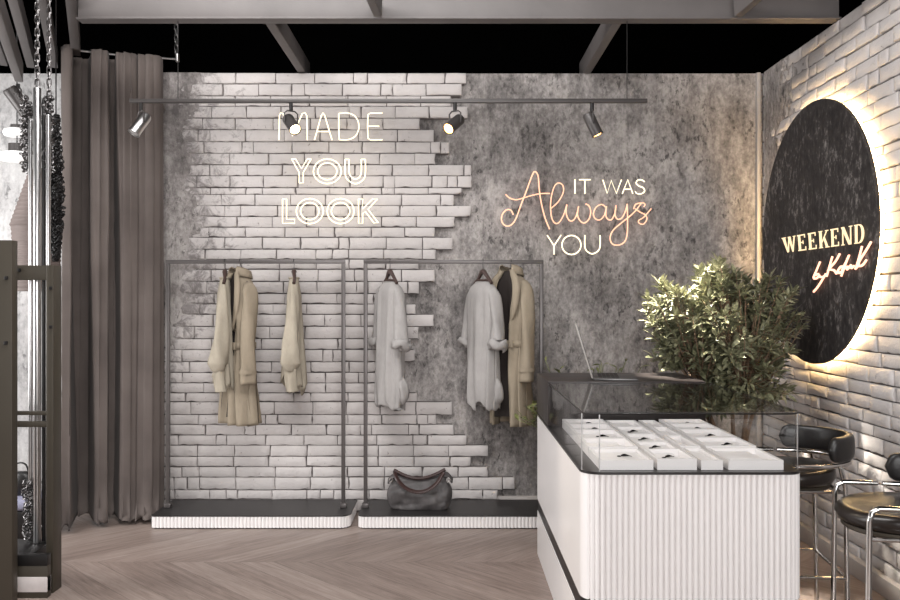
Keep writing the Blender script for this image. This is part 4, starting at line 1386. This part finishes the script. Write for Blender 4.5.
# ribbed pendant shade behind the tubes
ps = at(37, 240, 5.55)
rp = thing('pendant_lamp', 'ribbed brown-grey pendant shade half hidden behind the steel tubes', 'lamp', (ps.x, 5.55, 0))
bm = new(); rings = []
prof = [(.045, 2.45), (.06, 2.40), (.155, 2.10), (.158, 2.085), (.15, 2.06), (.13, 1.68), (.12, 1.65)]
fine = []
for (a, b) in zip(prof, prof[1:]):
    n = max(1, int(abs(a[1] - b[1]) / .007))
    for k in range(n):
        t = k / n
        fine.append((a[0] + (b[0] - a[0]) * t, a[1] + (b[1] - a[1]) * t))
for i, (r_, z) in enumerate(fine):
    rr = r_ + (.004 if (i // 2) % 2 else 0)
    rings.append([Vector((rr * math.cos(2 * PI * k / 36), rr * math.sin(2 * PI * k / 36), z)) for k in range(36)])
loft(bm, rings, True, True, False)
link('shade', fix(bm), 'ribbed', rp, angle=30)
bm = new(); lathe(bm, [(0, 2.45), (.02, 2.45), (.02, 2.50), (.003, 2.51), (.003, 4.44), (0, 4.44)], 8); link('cord', fix(bm), 'blackmetal', rp)

# two-tier white pendant
pp = at(17, 150, 6.05)
wp = thing('pendant_lamp', 'two-tier white pendant lamp in front of the pale left wall', 'lamp', (pp.x, 6.05, 0))
def zz(y): return EYE - (y - 300) * 6.05 / F
s_ = 6.05 / F
for (y0, y1, r_) in ((128.5, 136, 13), (152, 161, 18)):
    bm = new(); lathe(bm, [(0, zz(y0)), (r_ * s_ * .55, zz(y0)), (r_ * s_ * .95, zz(y0 + 2)), (r_ * s_, zz(y1 - 3)), (r_ * s_ * .9, zz(y1)), (0, zz(y1))], 32); link('shade', fix(bm), 'shade_white', wp)
for (y0, y1, r_) in ((125, 128.5, 6), (144, 152, 8)):
    bm = new(); lathe(bm, [(0, zz(y0)), (r_ * s_, zz(y0)), (r_ * s_, zz(y1)), (0, zz(y1))], 24); link('collar', fix(bm), 'darkmetal', wp)
bm = new(); lathe(bm, [(0, zz(152)), (.004, zz(152)), (.004, 4.44), (0, 4.44)], 8); link('cord', fix(bm), 'blackmetal', wp)

# spotlight of the left bay
sp5 = at(18, 84, 5.35)
spot(sp5, sp5 + Vector((.34, .35, -.62)), 'unlit dark spotlight hanging from a beam in the left bay', 'lensoff', col='darkmetal', stem=.03, r=.045, L=.2)
# low ottoman with a bag seen through the stand
ot = thing('ottoman', 'low black ottoman with lilac cushion seen through the bronze stand', 'ottoman', (-2.95, 5.85, 0))
bm = new(); box(bm, (-.28, -.18, 0), (.13, .16, .19), .02); link('base', bm, 'leather', ot)
bm = new(); box(bm, (-.285, -.19, .19), (.135, .165, .27), .03, None, 4); link('cushion', bm, 'lilac', ot)
sb = thing('shoulder_bag', 'small rounded black bag lying on the lilac cushion', 'bag', (-2.93, 5.80, .27))
bm = new(); rings = []
for k in range(13):
    t = k / 12; z = .16 * t
    f = math.sin(PI * (.12 + .8 * t)) ** .5
    rings.append([Vector((.09 * f * math.cos(a), .05 * f * math.sin(a), z)) for a in [2 * PI * q / 28 for q in range(28)]])
loft(bm, rings, True, True, True); link('bag_body', fix(bm), 'leather', sb, angle=180)
bm = new(); sweep(bm, catmull([(-.06, 0, .13), (-.04, 0, .2), (0, 0, .22), (.04, 0, .2), (.06, 0, .13)], 6), .006, 8); link('handle', bm, 'leather', sb)

# ------------------------------------------------------------------ lights
def area(name, loc, aim, sx, sy, power, color=(1, 1, 1), spread=180):
    li = bpy.data.lights.new(name, 'AREA'); li.shape = 'RECTANGLE'; li.size = sx; li.size_y = sy
    li.energy = power; li.color = color; li.spread = R(spread)
    o = bpy.data.objects.new(name, li); COL.objects.link(o)
    o.location = loc
    o.rotation_euler = (Vector(aim) - Vector(loc)).to_track_quat('-Z', 'Y').to_euler()
    return o
area('front_fill_light', (.7, -2.6, 2.3), (-.2, 5, 1.2), 3.2, 2.4, 262, (1, .99, .985))  # added area fill from behind the camera, no window seen there
area('top_fill_light', (-1.1, 3.3, 4.25), (-.7, 4.9, 0), 3.2, 1.2, 170, (1, .985, .97))  # unseen top light, added to brighten the room from above
area('side_fill_light', (-4.7, 4.1, 1.7), (.5, 4.5, .7), 2.0, 1.9, 125, (1, .99, .98))  # fill added out of view to light the counter's left side
area('left_bay_fill_light', (-3.5, 5.3, 3.25), (-3.3, 6.5, 1.6), .8, .5, 4, (1, 1, 1), 120)  # extra unseen lamp, added to brighten the pale wall
w = bpy.data.worlds.new('room_world'); scene.world = w
w.use_nodes = True
bg = w.node_tree.nodes['Background']
bg.inputs[0].default_value = (1, .99, .98, 1); bg.inputs[1].default_value = .2

# ------------------------------------------------------------------ camera
cam = bpy.data.cameras.new('camera'); co = bpy.data.objects.new('camera', cam); COL.objects.link(co)
cam.sensor_width = 36; cam.lens = 36 * F / 900
co.location = (0, 0, EYE); co.rotation_euler = (R(90), 0, 0)
cam.clip_end = 60
scene.camera = co
vs = scene.view_settings
vs.view_transform = 'Standard'; vs.look = 'None'; vs.exposure = .12; vs.gamma = 1; vs.use_curve_mapping = False
